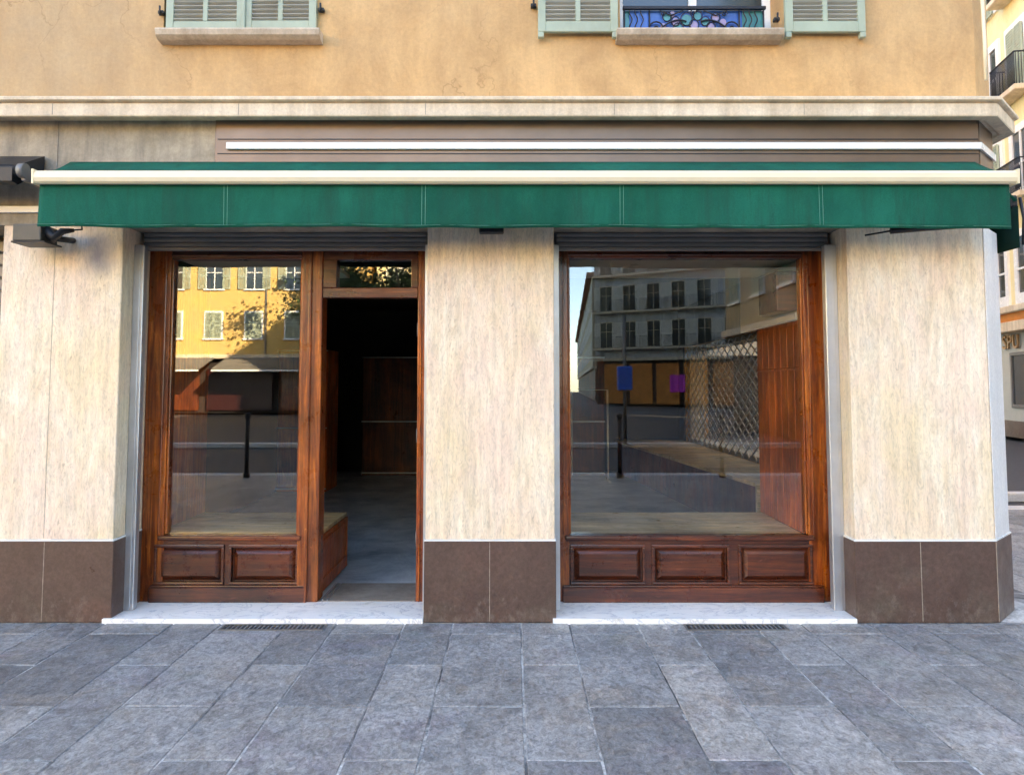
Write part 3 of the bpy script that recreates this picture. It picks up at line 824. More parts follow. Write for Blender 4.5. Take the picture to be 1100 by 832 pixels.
for r_i, zb in enumerate(rows):
    wn = MB(); wn.box(WLx0, WLx0 + .05, 5.10, 5.16, zb, zb + wh); wn.box(WLx1 - .05, WLx1, 5.10, 5.16, zb, zb + wh)
    wn.box(WLx0 + .05, WLx1 - .05, 5.10, 5.16, zb + wh - .06, zb + wh); wn.box(WLx0 + .05, WLx1 - .05, 5.10, 5.16, zb, zb + .06); wn.box(WLx0 + .0501, WLx1 - .0501, 5.14, 5.15, zb + .06, zb + wh - .06)
    wo = wn.build('window', M['dglass'], B)
    mid = PX(262.5, 20, 4.97)
    a, c = PX(178, 20, 4.97), PX(340, 20, 4.97)
    place_leaf(wo, a, 4.97, zb + .012, mid - a - .003, wh - .02); place_leaf(wo, mid, 4.96, zb + .012, c - mid, wh - .02)
    b = MB(); b.box(mid - .012, mid + .012, 4.945, 4.9595, zb + .02, zb + wh - .02, .003); b.build('meeting_strip', M['shutter'], wo)
    sill(wo, PX(167, 38, 4.9), PX(343, 38, 4.9), zb)
    hook(wo, a - .035, zb + .15); hook(wo, c + .03, zb + .17)
for r_i, zb in enumerate(rows):
    wn = MB(); y_ = 5.25
    for xa, xb, za, zc in ((WRx0, WRx0 + .06, zb, zb + wh), (WRx1 - .06, WRx1, zb, zb + wh), (WRx0 + .06, WRx1 - .06, zb + wh - .06, zb + wh), (WRx0 + .06, WRx1 - .06, zb, zb + .07), ((WRx0 + WRx1) / 2 - .03, (WRx0 + WRx1) / 2 + .03, zb + .07, zb + wh - .06)):
        wn.box(xa, xb, y_, y_ + .06, za, zc, .004)
    wo = wn.build('window', M['white'], B)
    b = MB(); b.box(WRx0 + .06, WRx1 - .06, y_ + .02, y_ + .026, zb + .07, zb + wh - .06); b.build('pane', M['dglass'], wo)
    z_ = PZ(34, 4.93) + rows[r_i] - rows[0]
    a, c = PX(578, 20, 4.94), PX(664, 20, 4.94); place_leaf(wo, a, 4.94, z_ + .005, c - a, wh)
    a2, c2_ = PX(844, 20, 4.94), PX(930, 20, 4.94); place_leaf(wo, a2, 4.94, z_ + .005, c2_ - a2, wh)
    for x in (a + .02, c - .02, a2 + .02, c2_ - .02):
        b = MB(); b.box(x - .02, x + .02, 4.938, 4.978, z_ - .035, z_ + .004, .004); b.build('shutter_foot', M['shutter'], wo)
    sill(wo, PX(663, 38, 4.9), PX(842, 38, 4.9), zb)
    hook(wo, a - .03, zb + .2); hook(wo, a2 - .05, zb + .10)
    if r_i == 0:
        # stained glass guard panel with ironwork in front
        gx0_, gx1_ = PX(670, 20, 5.10), PX(820, 20, 5.10); gt = zb + .235; yg = 5.10
        def gx(px): return gx0_ + (gx1_ - gx0_) * (px - 670) / 150.0
        def gz(py): return zb + .008 + (34 - py) / 32.0 * .215
        b = MB(); b.box(gx(676), gx(797), yg, yg + .008, zb + .006, gt - .01); b.build('stained_glass', M['stglass'], wo)
        for x0_, x1_ in ((670, 675.9), (797.1, 820)):
            b = MB(); b.box(gx(x0_), gx(x1_), yg, yg + .008, zb + .006, gt - .01); b.build('side_glass', M['teal'], wo)
        for (px, py, rx) in ((737, 12, 7), (728, 22, 6), (749, 8, 5), (733, 28, 5), (716, 9, 5), (757, 14, 5)): 
            b = MB(); b.disc((gx(px), gz(py)), rx * .0050, yg - .012, yg - .001, 14, 1.1); b.build('glass_petal', M['teal'], wo)
        b = MB()
        for (px, py, rx) in ((725, 14, 5), (745, 18, 5.5), (763, 20, 5), (768, 10, 5), (722, 6, 4), (776, 15, 5), (712, 19, 4)): 
            b = MB(); b.disc((gx(px), gz(py)), rx * .0046, yg - .014, yg - .0015, 14, 1.15); b.build('glass_petal', M['mauve'], wo)
        I = MB(); yi = yg - .022
        I.box(gx0_ - .01, gx1_ + .01, yi - .012, yi + .012, gt - .012, gt + .012, .003); I.box(gx0_, gx1_, yi - .008, yi + .008, zb + .008, zb + .020)
        for px in (670, 697, 793, 819): I.tube([(gx(px), yi, zb + .008), (gx(px), yi, gt)], .0065, 6)
        for px in (677, 683, 689, 799, 805, 811):
            I.tube([(gx(px) + .010 * math.sin(k_ * .9), yi, zb + .01 + k_ * (gt - zb - .01) / 14) for k_ in range(15)], .0045, 5)
        for s_, cx_ in ((1, 705), (-1, 784)):
            c_ = (gx(cx_), gz(22))
            pts = []
            for k_ in range(26):
                a_ = k_ * .42; r0 = .004 + .0024 * k_
                pts.append((c_[0] + s_ * r0 * math.cos(a_), yi, c_[1] + r0 * .95 * math.sin(a_)))
            e_ = pts[-1]
            for k_ in range(1, 10):
                u = k_ / 9; pts.append((e_[0] + s_ * u * .24 * 1.0, yi, e_[2] + (.13 * math.sin(u * 1.9)) - .02 * u))
            I.tube(pts, .006, 5)
            I.tube([(c_[0] + s_ * .03, yi, zb + .012), (c_[0] + s_ * .1, yi, zb + .05), (c_[0] + s_ * .17, yi, zb + .075), (c_[0] + s_ * .25, yi, zb + .078)], .006, 5)
            I.tube([(gx(cx_) + s_ * .05 + s_ * .05 * k_, yi, zb + .012 + .06 * math.sin(k_ * .8)) for k_ in range(5)], .0045, 5)
        for (px, py, rx) in ((737, 12, 7), (728, 22, 6), (749, 8, 5), (725, 14, 5), (745, 18, 5.5), (763, 20, 5), (716, 9, 5), (757, 14, 5), (768, 10, 5)):
            I.tube([(gx(px) + rx * .0063 * math.cos(a_ * .449), yi + .006, gz(py) + rx * .007 * math.sin(a_ * .449)) for a_ in range(14)], .0036, 5, closed=True)
        for cx_, cz_, rr_ in ((718, 27, .03), (771, 27, .03), (744, 30, .022), (712, 7, .022), (777, 7, .022), (744, 5, .026)):
            I.tube([(gx(cx_) + rr_ * math.cos(a_ * .5) * (1 - a_ * .05), yi - .004, gz(cz_) + rr_ * math.sin(a_ * .5) * (1 - a_ * .05)) for a_ in range(18)], .004, 5)
        I.box(gx(700), gx(790), yi - .004, yi + .004, gz(24) - .003, gz(24) + .003); I.tube([(gx(708), yi, gz(3)), (gx(720), yi, gz(8)), (gx(733), yi, gz(3))], .005, 5); I.tube([(gx(755), yi, gz(3)), (gx(768), yi, gz(8)), (gx(780), yi, gz(3))], .005, 5)
        I.build('iron_guard', M['iron'], wo)

# conduit at the right edge of the upper wall
b = MB(); x_, z_ = P(1059.5, 86, 4.97)
b.tube([(x_, 4.975, z_), (x_ - .004, 4.965, z_ + .25), (x_ - .012, 4.965, z_ + .9), (x_ - .02, 4.965, 12)], .012, 10)
b.build('conduit', M['cream'], B)

# ------------------------------------------------------------------ main awning
A = empty('awning', (0, 5, 2.9), 'long green canvas awning with a cream front bar over both shopfronts', 'awning')
zb0, zb1 = PZ(197.3, 4.60), PZ(183, 4.60)
ax0, ax1 = PX(38, 190, 4.60), PX(1091, 190, 4.60)
vx0, vx1 = PX(42, 220, 4.63), PX(1085, 220, 4.63)
bx0, bx1 = PX(76, 175, 4.98), PX(1047, 175, 4.98)
def sheet(nx, ny, fn, th=.004):
    bm = bmesh.new(); V = [[bm.verts.new(fn(i / nx, j / ny)) for j in range(ny + 1)] for i in range(nx + 1)]
    for i in range(nx):
        for j in range(ny): bm.faces.new((V[i][j], V[i + 1][j], V[i + 1][j + 1], V[i][j + 1])).smooth = True
    bmesh.ops.recalc_face_normals(bm, faces=bm.faces)
    bmesh.ops.solidify(bm, geom=bm.faces[:], thickness=th)
    q = MB(); q.bm.free(); q.bm = bm; return q
zbk = PZ(174.5, 4.98)
def canopy(u, v):
    xf = vx0 + (vx1 - vx0) * u; xb_ = bx0 + (bx1 - bx0) * u
    sag = -.012 * math.sin(math.pi * v) - .003 * math.sin(u * 60) * math.sin(math.pi * v)
    return (xb_ + (xf - xb_) * v, 4.98 - .34 * v, zbk + (zb1 - .012 - zbk) * v + sag)
sheet(120, 8, canopy).build('canopy', M['green'], A)
def vy(x, v): return 4.634 + (.010 * math.sin(x * 2.9 + .6) + .005 * math.sin(x * 7.7 + 1) + .0025 * math.sin(x * 19)) * v
def val(u, v):
    x = vx0 + (vx1 - vx0) * u; rr = random.Random(int(u * 997))
    return (x + .0, vy(x, v), zb0 + .005 - (zb0 + .005 - PZ(243.5, 4.63)) * v + (.004 * math.sin(x * 3.3) + .002 * math.sin(x * 11)) * v - .012 * v * u)
vb = sheet(200, 8, val)
vo = vb.build('valance', M['green'], A)
b = MB()
for px in (242, 455, 668, 882):
    x = PX(px, 220, 4.63)
    for d in (-.011, .011):
        b.tube([(x + d, vy(x + d, v_) - .0035, zb0 - v_ * .262) for v_ in (0, .25, .5, .75, .98)], .0017, 5)
b.tube([(vx0 + (vx1 - vx0) * i / 80, val(i / 80, .94)[1] - .003, val(i / 80, .94)[2]) for i in range(81)], .0015, 5)
b.build('stitching', M['thread'], vo)
b = MB(); b.extr([(4.585, zb0 + .012), (4.578, zb0 + .035), (4.582, zb1 - .02), (4.600, zb1 - .002), (4.65, zb1 + .002), (4.66, zb1 - .02), (4.66, zb0 + .004), (4.60, zb0)], ax0, ax1); b.build('front_bar', M['cream'], A)
for x, s_ in ((ax0, -1), (ax1, 1)):
    b = MB(); b.extr([(4.580, zb0 - .002), (4.575, zb1 + .004), (4.662, zb1 + .004), (4.662, zb0 - .002)], x, x + s_ * .012); b.build('end_cap', M['cream'], A)
# folding arms
for xa, s_ in ((-2.2, 1), (.3, 1), (2.6, -1)):
    b = MB(); zz = 2.74
    b.tube([(xa, 4.96, zz), (xa + s_ * .85, 4.78, zz - .02)], .024, 8); b.ball((xa + s_ * .85, 4.78, zz - .02), .035); b.tube([(xa + s_ * .85, 4.78, zz - .02), (xa + s_ * .05, 4.68, zz + .06)], .022, 8)
    b.box(xa - .04, xa + .04, 4.93, 4.985, zz - .07, zz + .09, .006); b.build('arm', M['black'], A)
b = MB(); xa, xb = PX(965, 246, 4.7), PX(1034, 246, 4.7); zz = PZ(244, 4.7)
b.tube([(xa, 4.80, zz - .004), (xa + .18, 4.77, zz + .006), (xb, 4.70, zz + .012)], .02, 8); b.tube([(xa - .12, 4.90, zz - .012), (xa + .02, 4.80, zz + .0)], .006, 6); b.build('arm', M['black'], A)

# side street awning round the corner
A2 = empty('side_awning', (3.6, 7, 2.9), 'green awning with the shade coloured into its valance on the side street wall just round the corner of the shop', 'awning')
b = sheet(30, 4, lambda u, v: (3.61, 5.20 + 6.5 * u, 2.84 - .30 * v)); b.build('valance', M['shade_green'], A2)  # valance coloured as shaded canvas
b = sheet(30, 3, lambda u, v: (3.50 + .11 * v, 5.30 - .1 * v + 6.4 * u, 3.08 - .20 * v)); b.build('canopy', M['green'], A2)
b = MB(); b.box(3.585, 3.64, 5.24, 11.75, 2.842, 2.93, .01); b.build('front_bar', M['black'], A2)
b = MB(); b.tube([(3.635, 5.2, 2.56), (3.64, 5.19, 2.75), (3.625, 5.2, 2.9)], .012, 6); b.build('arm', M['black'], A2)

# neighbour's awning at the far left
A3 = empty('rolled_awning', (-4.3, 4.8, 3), 'dark folded awning of the neighbouring bay with a round end cap', 'awning')
xe = PX(33, 184, 4.75)
b = MB(); b.extr([(4.98, 3.13), (4.66, 2.96), (4.66, 2.87), (4.72, 2.86), (4.98, 3.02)], -6.8, xe - .06); b.build('canopy', M['black'], A3)
b = MB(); b.tube([(-6.8, 4.70, 2.965), (xe, 4.70, 2.945)], .040, 14); b.build('roller_tube', M['black'], A3)
b = MB(); b.tube([(xe - .035, 4.70, 2.946), (xe + .004, 4.70, 2.945)], .048, 18); b.box(xe - .03, xe, 4.70, 4.98, 2.88, 2.94, .006); b.build('end_cap', M['alu_dark'], A3)

# black flood light on the left pillar
L = empty('wall_floodlight', (-3.2, 4.9, 2.5), 'small black floodlight on a hooked bracket at the top of the left pillar', 'wall light')
fx, fz = P(22, 253, 4.82); fxe = PX(52, 253, 4.82)
b = MB(); b.box(fx, fxe, 4.74, 4.92, PZ(261, 4.82), PZ(243, 4.82), .008, 2); b.build('housing', M['lampgrey'], L)
b = MB(); b.box(fx - .006, fxe + .03, 4.735, 4.925, PZ(263, 4.82), PZ(261, 4.82) - .001, .003); b.build('glass_rim', M['black'], L)
b = MB(); c0 = P(45, 244, 4.82); c1 = P(58, 256, 4.82); c2v = P(66, 248, 4.82); c3 = P(76, 246, 4.82)
b.tube([(c0[0], 4.82, c0[1]), (c1[0], 4.82, c1[1]), (c2v[0], 4.83, c2v[1]), (c3[0], 4.86, c3[1])], .045, 10, r2=.012)
b.tube([(c1[0], 4.82, c1[1]), (c1[0] + .02, 4.92, c1[1] + .01), (c1[0] + .02, 5.0, c1[1] + .02)], .02, 8)
b.tube([(c3[0] - .02, 4.86, c3[1]), (c3[0] + .01, 4.93, c3[1] + .02), (c3[0] - .04, 5.0, c3[1] + .1)], .006, 6)
b.build('bracket', M['black'], L)

# ------------------------------------------------------------------ other buildings
def railing(mb, x0, x1, y, z, h, n):
    mb.box(x0, x1, y - .02, y + .02, z + h - .03, z + h); mb.box(x0, x1, y - .015, y + .015, z, z + .03)
    for i in range(n + 1):
        x = x0 + (x1 - x0) * i / n; mb.tube([(x, y, z), (x, y, z + h)], .012, 4)
def house(name, label, origin, yaw, length, depth, height, mat, cols, floors, f0, fh, ww, wh_, balc=0, seed=1, shut=True, openp=.5, smat='shutter'):
    """a row of storeys; local x runs along the facade, local -y is the street side"""
    T = Matrix.Translation(origin) @ Matrix.Rotation(yaw, 4, 'Z')
    t = empty(name, origin, label, 'building', rz=yaw)
    def bd(mb, nm, m, par): mb.tf(T); return mb.build(nm, m, par)
    b = MB(); b.box(0, length, 0, depth, f0 - .6, height); bd(b, 'wall', mat, t)
    b = MB(); b.box(.0, length, .25, depth, 0, f0 - .6); bd(b, 'ground_floor', M['darkwall'], t)
    b = MB(); b.box(-.1, length + .1, -.18, depth, f0 - .75, f0 - .5, .02); bd(b, 'string_course', M['cornice'], t)
    b = MB(); b.box(-.4, length + .4, -.6, depth + .4, height, height + .35, .03); bd(b, 'roof', M['terracotta'], t)
    rnd = random.Random(seed)
    for fl in range(floors):
        for ci in range(cols):
            x = length * (ci + .5) / cols; z = f0 + fl * fh + .45
            if z + wh_ > height - .2: continue
            b = MB(); 
            for xa, xb, za, zb in ((x - ww / 2 - .09, x - ww / 2, z - .0, z + wh_ + .09), (x + ww / 2, x + ww / 2 + .09, z - .0, z + wh_ + .09), (x - ww / 2, x + ww / 2, z + wh_, z + wh_ + .09), (x - .03, x + .03, z, z + wh_), (x - ww / 2, x + ww / 2, z + wh_ * .62, z + wh_ * .62 + .05)):
                b.box(xa, xb, -.05, .0, za, zb)
            b.box(x - ww / 2 - .15, x + ww / 2 + .15, -.12, 0, z - .09, z, .01)
            wo = bd(b, 'window', M['white'] if not balc else M['cornice'], t)
            b = MB(); b.box(x - ww / 2, x + ww / 2, -.02, 0, z, z + wh_); bd(b, 'pane', M['dglass'], wo)
            if shut:
                op = rnd.random() < openp
                for s_ in (-1, 1):
                    xa = x + s_ * (ww / 2 + .02) if op else x
                    b = MB(); x0_, x1_ = sorted((xa, xa + s_ * ww / 2))
                    yy = -.10 if op else -.09
                    b.box(x0_, x0_ + .06, yy, yy + .04, z, z + wh_); b.box(x1_ - .06, x1_, yy, yy + .04, z, z + wh_)
                    for zz in (z, z + wh_ * .5 - .04, z + wh_ - .08): b.box(x0_ + .06, x1_ - .06, yy, yy + .04, zz, zz + .08)
                    k_ = 0
                    zz = z + .1
                    while zz < z + wh_ - .1:
                        b.box(x0_ + .06, x1_ - .06, yy + .008, yy + .03, zz, zz + .035, 0, 1); zz += .055
                    bd(b, 'shutter', M[smat], wo)
            if balc and (balc == 1 or fl % 2 == 0 or ci % 2):
                b = MB(); b.box(x - ww / 2 - .45, x + ww / 2 + .45, -.75, -.0, z - .28, z - .10, .02); bl = bd(b, 'balcony', M['cornice'], t)
                b = MB(); railing(b, x - ww / 2 - .42, x + ww / 2 + .42, -.72, z - .10, .95, 18); bd(b, 'railing', M['iron'], bl)
    return t, T, bd

# sunny yellow terrace across the square (seen reflected in the left window)
t, T, bd = house('yellow_terrace', 'sunlit yellow terrace with sage shutters across the square mirrored in the left window', (-9.4, -33, 0), math.pi, 31, 10, 13.6, M['yellow'], 13, 3, 3.95, 2.95, .95, 1.55, seed=5, openp=.7)
b = MB(); 
for x in (5.2, 16.8): b.box(x, x + .08, -.09, -.0, 3.4, 13.6)
bd(b, 'downpipe', M['alu_dark'], t)
for i in range(7):
    b = MB(); x0_ = .4 + i * 4.4
    b.box(x0_, x0_ + 3.9, .05, .24, .15, 2.6, .02); bd(b, 'shop_panel', M['maroon'] if i % 2 else M['darkwood'], t)
for i in range(4):
    x0_ = .6 + i * 7.6
    aw = empty('shop_awning', T @ Vector((x0_ + 3.4, -.5, 3)), ['grey canvas awning nearest the square on the yellow terrace', 'second grey canvas awning along the yellow terrace', 'third grey canvas awning along the yellow terrace', 'grey canvas awning at the far end of the yellow terrace'][i], 'awning', 'grey awnings of the yellow terrace', rz=math.pi)
    b = MB(); b.extr([(-.2, 3.25), (-2.3, 2.55), (-2.3, 2.50), (-.2, 3.18)], x0_, x0_ + 6.9); bd(b, 'canopy', M['awn'], aw)
    b = MB(); b.box(x0_, x0_ + 6.9, -2.36, -2.30, 2.40, 2.50, .01); bd(b, 'front_bar', M['white'], aw)

# grey corner block (mirrored in the right window)
t, T, bd = house('grey_corner_block', 'grey stone corner block with iron balconies mirrored in the wide window', (22, -44.5, 0), math.pi + R(33), 17.5, 12, 19.5, M['grey'], 8, 5, 4.5, 3.15, 1.1, 2.1, balc=1, seed=3, openp=.9, smat='whitewash')
b = MB(); 
for i in range(7): b.box(.3 + i * 2.4, .3 + i * 2.4 + 2.0, .10, .24, .1, 3.5, .02)
bd(b, 'shop_panel', M['orange'], t)
b = MB(); b.box(9.4, 10.7, .03, .08, 1.1, 2.5, .01); bd(b, 'poster', M['purple'], t)
t, T, bd = house('pale_terrace_end', 'pale house standing behind the plane trees beside the yellow terrace', (3.2, -38, 0), math.pi, 12.2, 10, 15, M['pale'], 5, 3, 4.0, 3.1, 1.0, 1.8, seed=44)
t, T, bd = house('tan_street_house', 'long tan stone terrace running away down the street beyond the grey corner block', (8.6, -68, 0), math.atan2(-1, .075), 120, 10, 13.4, M['tan'], 26, 3, 4.2, 3.0, 1.2, 1.8, balc=0, seed=8, shut=False)
t, T, bd = house('ochre_street_house', 'ochre house closing the left end of the square beyond the terrace', (-42, -4, 0), R(90) + math.pi, 26, 10, 14, M['pale'], 10, 3, 4.0, 3.0, 1.0, 1.7, seed=12)

t, T, bd = house('cream_side_house', 'tan stone house on the right of the square mirrored in the wide window', (8.0, -4.2, 0), R(-90), 12.5, 9, 19, M['tan'], 5, 4, 4.1, 3.3, 1.0, 1.9, seed=33, openp=.2)
t, T, bd = house('added_sun_blocker', 'unseen tall tan block added behind the side house to keep sun off the grey corner block', (18.0, -17, 0), R(-90), 18, 20, 25, M['tan'], 6, 6, 4.1, 3.3, 1.0, 1.9, seed=35, openp=.2, shut=False)  # out of view, added only to shade the grey corner block
t, T, bd = house('cream_back_house', 'cream house with a dark arched passage closing the side street, seen through the lattice', (2.5, 25, 0), 0, 13, 9, 15, M['whitewash'], 5, 3, 4.3, 3.1, 1.0, 1.9, seed=21)
b = MB(); b.box(0, 3.6, 0, .24, 0, 3.5); b.box(5.9, 13, 0, .24, 0, 3.5); b.box(3.6, 5.9, 0, .24, 2.6, 3.5); bd(b, 'wall', M['whitewash'], t)
# pale yellow building beyond the side street (right edge of the photograph)
dirv = Vector((.19, 1, 0)).normalized(); yaw = math.atan2(dirv.y, dirv.x)
# facade must face -X: local -y -> so run from far to near
org = Vector((15, 22, 0)) + dirv * 26
yaw2 = math.atan2(-dirv.y, -dirv.x)
T = Matrix.Translation(org) @ Matrix.Rotation(yaw2, 4, 'Z')
t = empty('pale_yellow_building', org, 'pale yellow building with white framed shuttered windows and balconies across the side street', 'building', rz=yaw2)
# here local x runs towards the camera and local -y points to the side street
def bd(mb, nm, m, par): mb.tf(T); return mb.build(nm, m, par)
Ln = 44
b = MB(); b.box(0, Ln, 0, 12, 3.95, 19.0); bd(b, 'wall', M['pale'], t)
b = MB(); b.box(0, Ln, .35, 12, 0, 3.95); bd(b, 'ground_floor', M['greyshop'], t)
b = MB(); b.box(0, Ln, -.22, 12, 3.75, 3.95, .03); b.box(0, Ln, -.12, .3, 3.2, 3.5, .02); bd(b, 'string_course', M['cornice'], t)
b = MB(); b.box(0, Ln, -.05, .34, 3.5, 3.75); bd(b, 'frieze', M['orange'], t)
b = MB(); b.box(0, Ln, 0, 12, 19.0, 19.3); bd(b, 'roof', M['terracotta'], t)
def locx(px, py=300):   # local x of the facade seen at this column
    m = (px - 550) / F; s = (15 - m * 22) / (m * dirv.y - dirv.x); return 26 - s
xs0 = locx(1078)
for fl in range(5):
    for xi in range(-10, 9):
        x = locx(1109) + xi * 1.75; z = 3.98 + fl * 3.05
        if x < 1 or x > Ln - 1: continue
        ww, h = .95, 1.95
        b = MB()
        for xa, xb, za, zb in ((x - ww / 2 - .2, x - ww / 2, z, z + h + .22), (x + ww / 2, x + ww / 2 + .2, z, z + h + .22), (x - ww / 2, x + ww / 2, z + h, z + h + .22), (x - .03, x + .03, z, z + h), (x - ww / 2, x + ww / 2, z + h * .5, z + h * .5 + .06), (x - ww / 2, x + ww / 2, z, z + .3)): b.box(xa, xb, -.07, 0, za, zb)
        wo = bd(b, 'window', M['white'], t)
        b = MB(); b.box(x - ww / 2, x + ww / 2, -.03, 0, z + .3, z + h); bd(b, 'pane', M['dglass'], wo)
        if (fl + xi) % 2 == 0 and fl > 0:
            for s_ in (-1, 1):
                b = MB(); x0_, x1_ = sorted((x, x + s_ * ww / 2)); b.box(x0_ + .01, x0_ + .06, -.13, -.08, z, z + h); b.box(x1_ - .06, x1_ - .01, -.13, -.08, z, z + h)
                zz = z
                while zz < z + h: b.box(x0_ + .06, x1_ - .06, -.125, -.09, zz, zz + .06); zz += .08
                bd(b, 'shutter', M['shutter'], wo)
        if xi % 2 == 0 and fl > 0:
            b = MB(); b.box(x - .78, x + .78, -.5, 0, z - .14, z + .02, .02); bl = bd(b, 'balcony', M['cornice'], t)
            b = MB(); railing(b, x - .75, x + .75, -.46, z + .02, .95, 24)
            for sx in (-.75, .75):
                b.box(x + sx - .02, x + sx + .02, -.46, 0, z + .94, z + .97)
                for j in range(6): b.tube([(x + sx, -.42 + j * .075, z + .02), (x + sx, -.42 + j * .075, z + .95)], .011, 4)
            bd(b, 'railing', M['iron'], bl)
# shop windows of the ground floor
for xi in range(-6, 5):
    x = locx(1091) + xi * 4.2
    if x < 2 or x > Ln - 2: continue
    b = MB(); 
    for xa, xb, za, zb in ((x - 1.0, x - .92, .9, 2.6), (x + .92, x + 1.0, .9, 2.6), (x - .92, x + .92, 2.5, 2.6), (x - .92, x + .92, .9, 1.0)): b.box(xa, xb, .26, .349, za, zb, .01)
    so = bd(b, 'shop_window', M['alu_dark'], t)
    b = MB(); b.box(x - .92, x + .92, .31, .348, 1.0, 2.5); bd(b, 'pane', M['dglass'], so)
b = MB(); b.box(0, Ln, .28, .349, .0, .5); bd(b, 'shop_plinth', M['base'], t)
# raised lettering
cu = bpy.data.curves.new('lettering', 'FONT'); cu.body = 'SPU'; cu.size = .62; cu.extrude = .03; cu.space_character = 1.05
to = bpy.data.objects.new('tmp_text', cu); COL.objects.link(to)
dg = bpy.context.evaluated_depsgraph_get(); me = bpy.data.meshes.new_from_object(to.evaluated_get(dg))
bpy.data.objects.remove(to)
me.transform(Matrix.Rotation(R(90), 4, 'X')); me.transform(Matrix.Translation((locx(1068), .27, 2.72)));
me.transform(T)
me.materials.clear(); me.materials.append(M['letters'])
lo = bpy.data.objects.new('lettering', me); COL.objects.link(lo); lo.parent = t; lo.matrix_parent_inverse = wm(t).inverted()
# globe lamp on that building
lamp = empty('globe_wall_lamp', T @ Vector((locx(1094), -.4, 7)), 'white globe lamp on a curled iron bracket on the pale yellow building', 'wall lamp')
lx = locx(1092)
zz = 1.555 + (415 - 219) * 21.5 / 794
b = MB(); b.ball((lx, -.35, zz), .17, (1, 1, .75), 3); bd(b, 'globe', M['white'], lamp)
b = MB(); b.tube([(lx + .02, -.35, zz - .12), (lx + .2, -.3, zz - .32), (lx + .35, -.15, zz - .3), (lx + .36, 0, zz - .1)], .025, 6); b.tube([(lx, -.35, zz + .05), (lx + .1, -.1, zz + .25), (lx + .1, 0, zz + .2)], .02, 6); bd(b, 'bracket', M['iron'], lamp)

# ------------------------------------------------------------------ street furniture
def bollard(x, y, label):
    t = empty('bollard', (x, y, 0), label, 'bollard', 'black bollards along the kerb')
    b = MB(); b.tube([(x, y, 0), (x, y, .08)], .06, 12); b.tube([(x, y, .08), (x, y, 1.0)], .038, 12); b.build('post', M['black'], t)
    b = MB(); b.ball((x, y, 1.05), .06); b.build('cap', M['black'], t)
bollard(-4.55, -1.95, 'black bollard on the kerb mirrored in the left window')
bollard(1.85, -1.95, 'black bollard on the kerb behind the camera mirrored in the wide window')
bollard(3.6, -1.95, 'black bollard on the kerb mirrored near the middle of the wide window')
t = empty('sign_post', (3.05, -9.2, 0), 'tall grey post with a blue box sign on the far kerb', 'sign post')
b = MB(); b.tube([(3.05, -9.2, 0), (3.05, -9.2, 3.5)], .05, 10); b.build('post', M['alu_dark'], t)
b = MB(); b.box(2.85, 3.25, -9.32, -9.10, 1.45, 2.1, .03); b.build('sign', M['blue'], t)

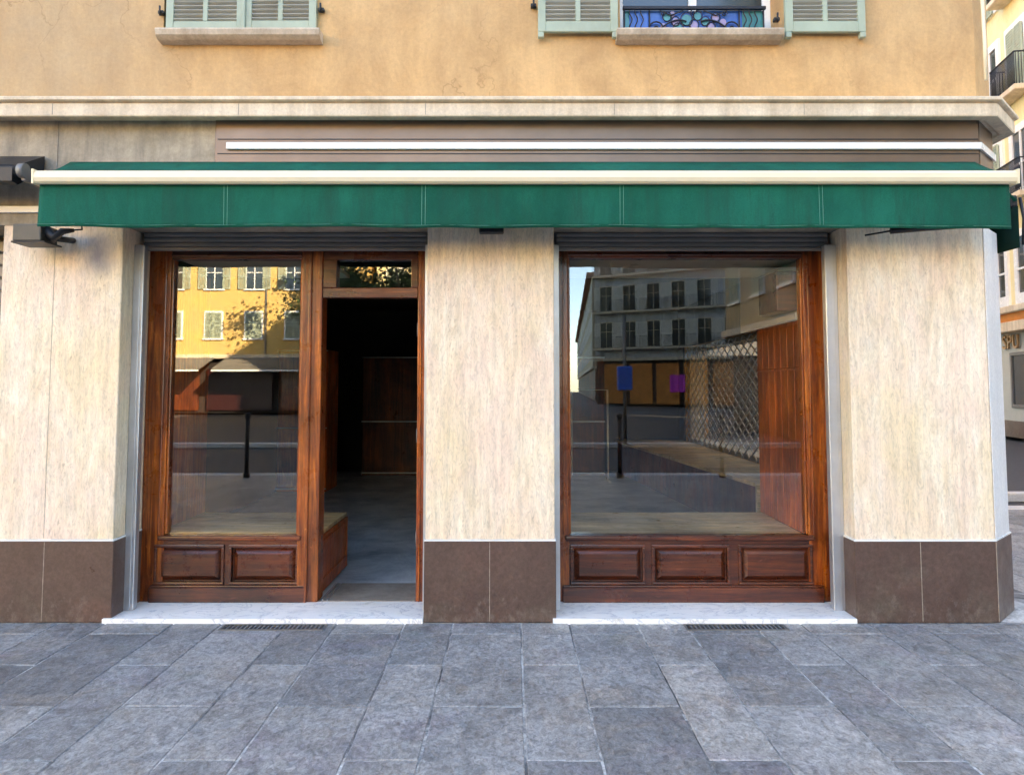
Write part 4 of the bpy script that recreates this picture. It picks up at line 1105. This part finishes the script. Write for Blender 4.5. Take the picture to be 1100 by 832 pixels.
def tree(x, y, h, r, label, seed):
    rnd = random.Random(seed)
    t = empty('plane_tree', (x, y, 0), label, 'tree', 'plane trees on the square')
    b = MB(); b.tube([(x, y, 0), (x + .1, y, h * .25), (x - .05, y + .1, h * .5)], .26, 10, r2=.17)
    cl = []
    for i in range(9):
        a = i * 2.4; u = rnd.uniform(.35, .9)
        e_ = Vector((x + math.cos(a) * r * u, y + math.sin(a) * r * u, h * rnd.uniform(.6, .95)))
        s0 = Vector((x, y, h * rnd.uniform(.38, .5))); mm = (s0 + e_) / 2 + Vector((0, 0, .3))
        b.tube([s0, mm, e_], .10, 6, r2=.03); cl.append(e_); cl.append(mm)
    b.build('trunk', M['bark'], t)
    bm = bmesh.new()
    for i in range(22): cl.append(Vector((x + rnd.gauss(0, r * .42), y + rnd.gauss(0, r * .42), h * rnd.uniform(.5, 1.0))))
    for c in cl:
        cr = rnd.uniform(.5, 1.1)
        for k in range(190):
            p = c + Vector((rnd.gauss(0, cr * .5), rnd.gauss(0, cr * .5), rnd.gauss(0, cr * .4)))
            s = rnd.uniform(.07, .14); n = Vector((rnd.gauss(0, 1), rnd.gauss(0, 1), rnd.gauss(0, 1))).normalized(); u = n.orthogonal().normalized(); w_ = n.cross(u)
            bm.faces.new([bm.verts.new(p + u * s), bm.verts.new(p + w_ * s * .7), bm.verts.new(p - u * s), bm.verts.new(p - w_ * s * .7)])
    q = MB(); q.bm.free(); q.bm = bm; q.build('crown', M['leaf'], t)
tree(-9.4, -28.6, 10.5, 2.3, 'leafy plane tree on the square mirrored in the transom above the doorway', 4)
tree(-5.6, -27.5, 9.0, 2.2, 'taller leafy plane tree further back on the square', 9)

# ------------------------------------------------------------------ light
AZ, EL = R(40), R(23)
sd = Vector((math.sin(AZ) * math.cos(EL), math.cos(AZ) * math.cos(EL), math.sin(EL)))
sun = bpy.data.lights.new('sun', 'SUN'); sun.energy = 5.0; sun.angle = R(.53); sun.color = (1, .90, .74)
so = bpy.data.objects.new('sun', sun); COL.objects.link(so); so.rotation_euler = sd.to_track_quat('Z', 'Y').to_euler(); so.location = (10, 10, 30)
W = bpy.data.worlds.new('World'); S.world = W; W.use_nodes = True; nt = W.node_tree
bg = nt.nodes['Background']; sky = nt.nodes.new('ShaderNodeTexSky'); sky.sky_type = 'NISHITA'; sky.sun_disc = False
sky.sun_elevation = EL; sky.sun_rotation = AZ; sky.air_density = .8; sky.dust_density = .4; sky.ozone_density = 3.0
nt.links.new(sky.outputs[0], bg.inputs[0]); bg.inputs[1].default_value = .15

# ------------------------------------------------------------------ camera
cam = bpy.data.cameras.new('camera'); co = bpy.data.objects.new('camera', cam); COL.objects.link(co)
co.location = (0, 0, EYE); co.rotation_euler = (R(90) + TILT, 0, 0); cam.sensor_width = 36; cam.lens = 36 * F / 1100
cam.shift_y = -(416 - CY) / 1100; cam.clip_end = 1000; cam.clip_start = .05
S.camera = co
S.render.engine = 'CYCLES'
S.cycles.max_bounces = 10; S.cycles.diffuse_bounces = 5; S.cycles.glossy_bounces = 4; S.cycles.transparent_max_bounces = 16
S.cycles.caustics_reflective = False; S.cycles.caustics_refractive = False
S.view_settings.view_transform = 'Standard'; S.view_settings.look = 'None'; S.view_settings.gamma = 1; S.view_settings.use_curve_mapping = False
S.view_settings.exposure = 3.6
S.view_settings.use_white_balance = True; S.view_settings.white_balance_temperature = 8500; S.view_settings.white_balance_tint = 10
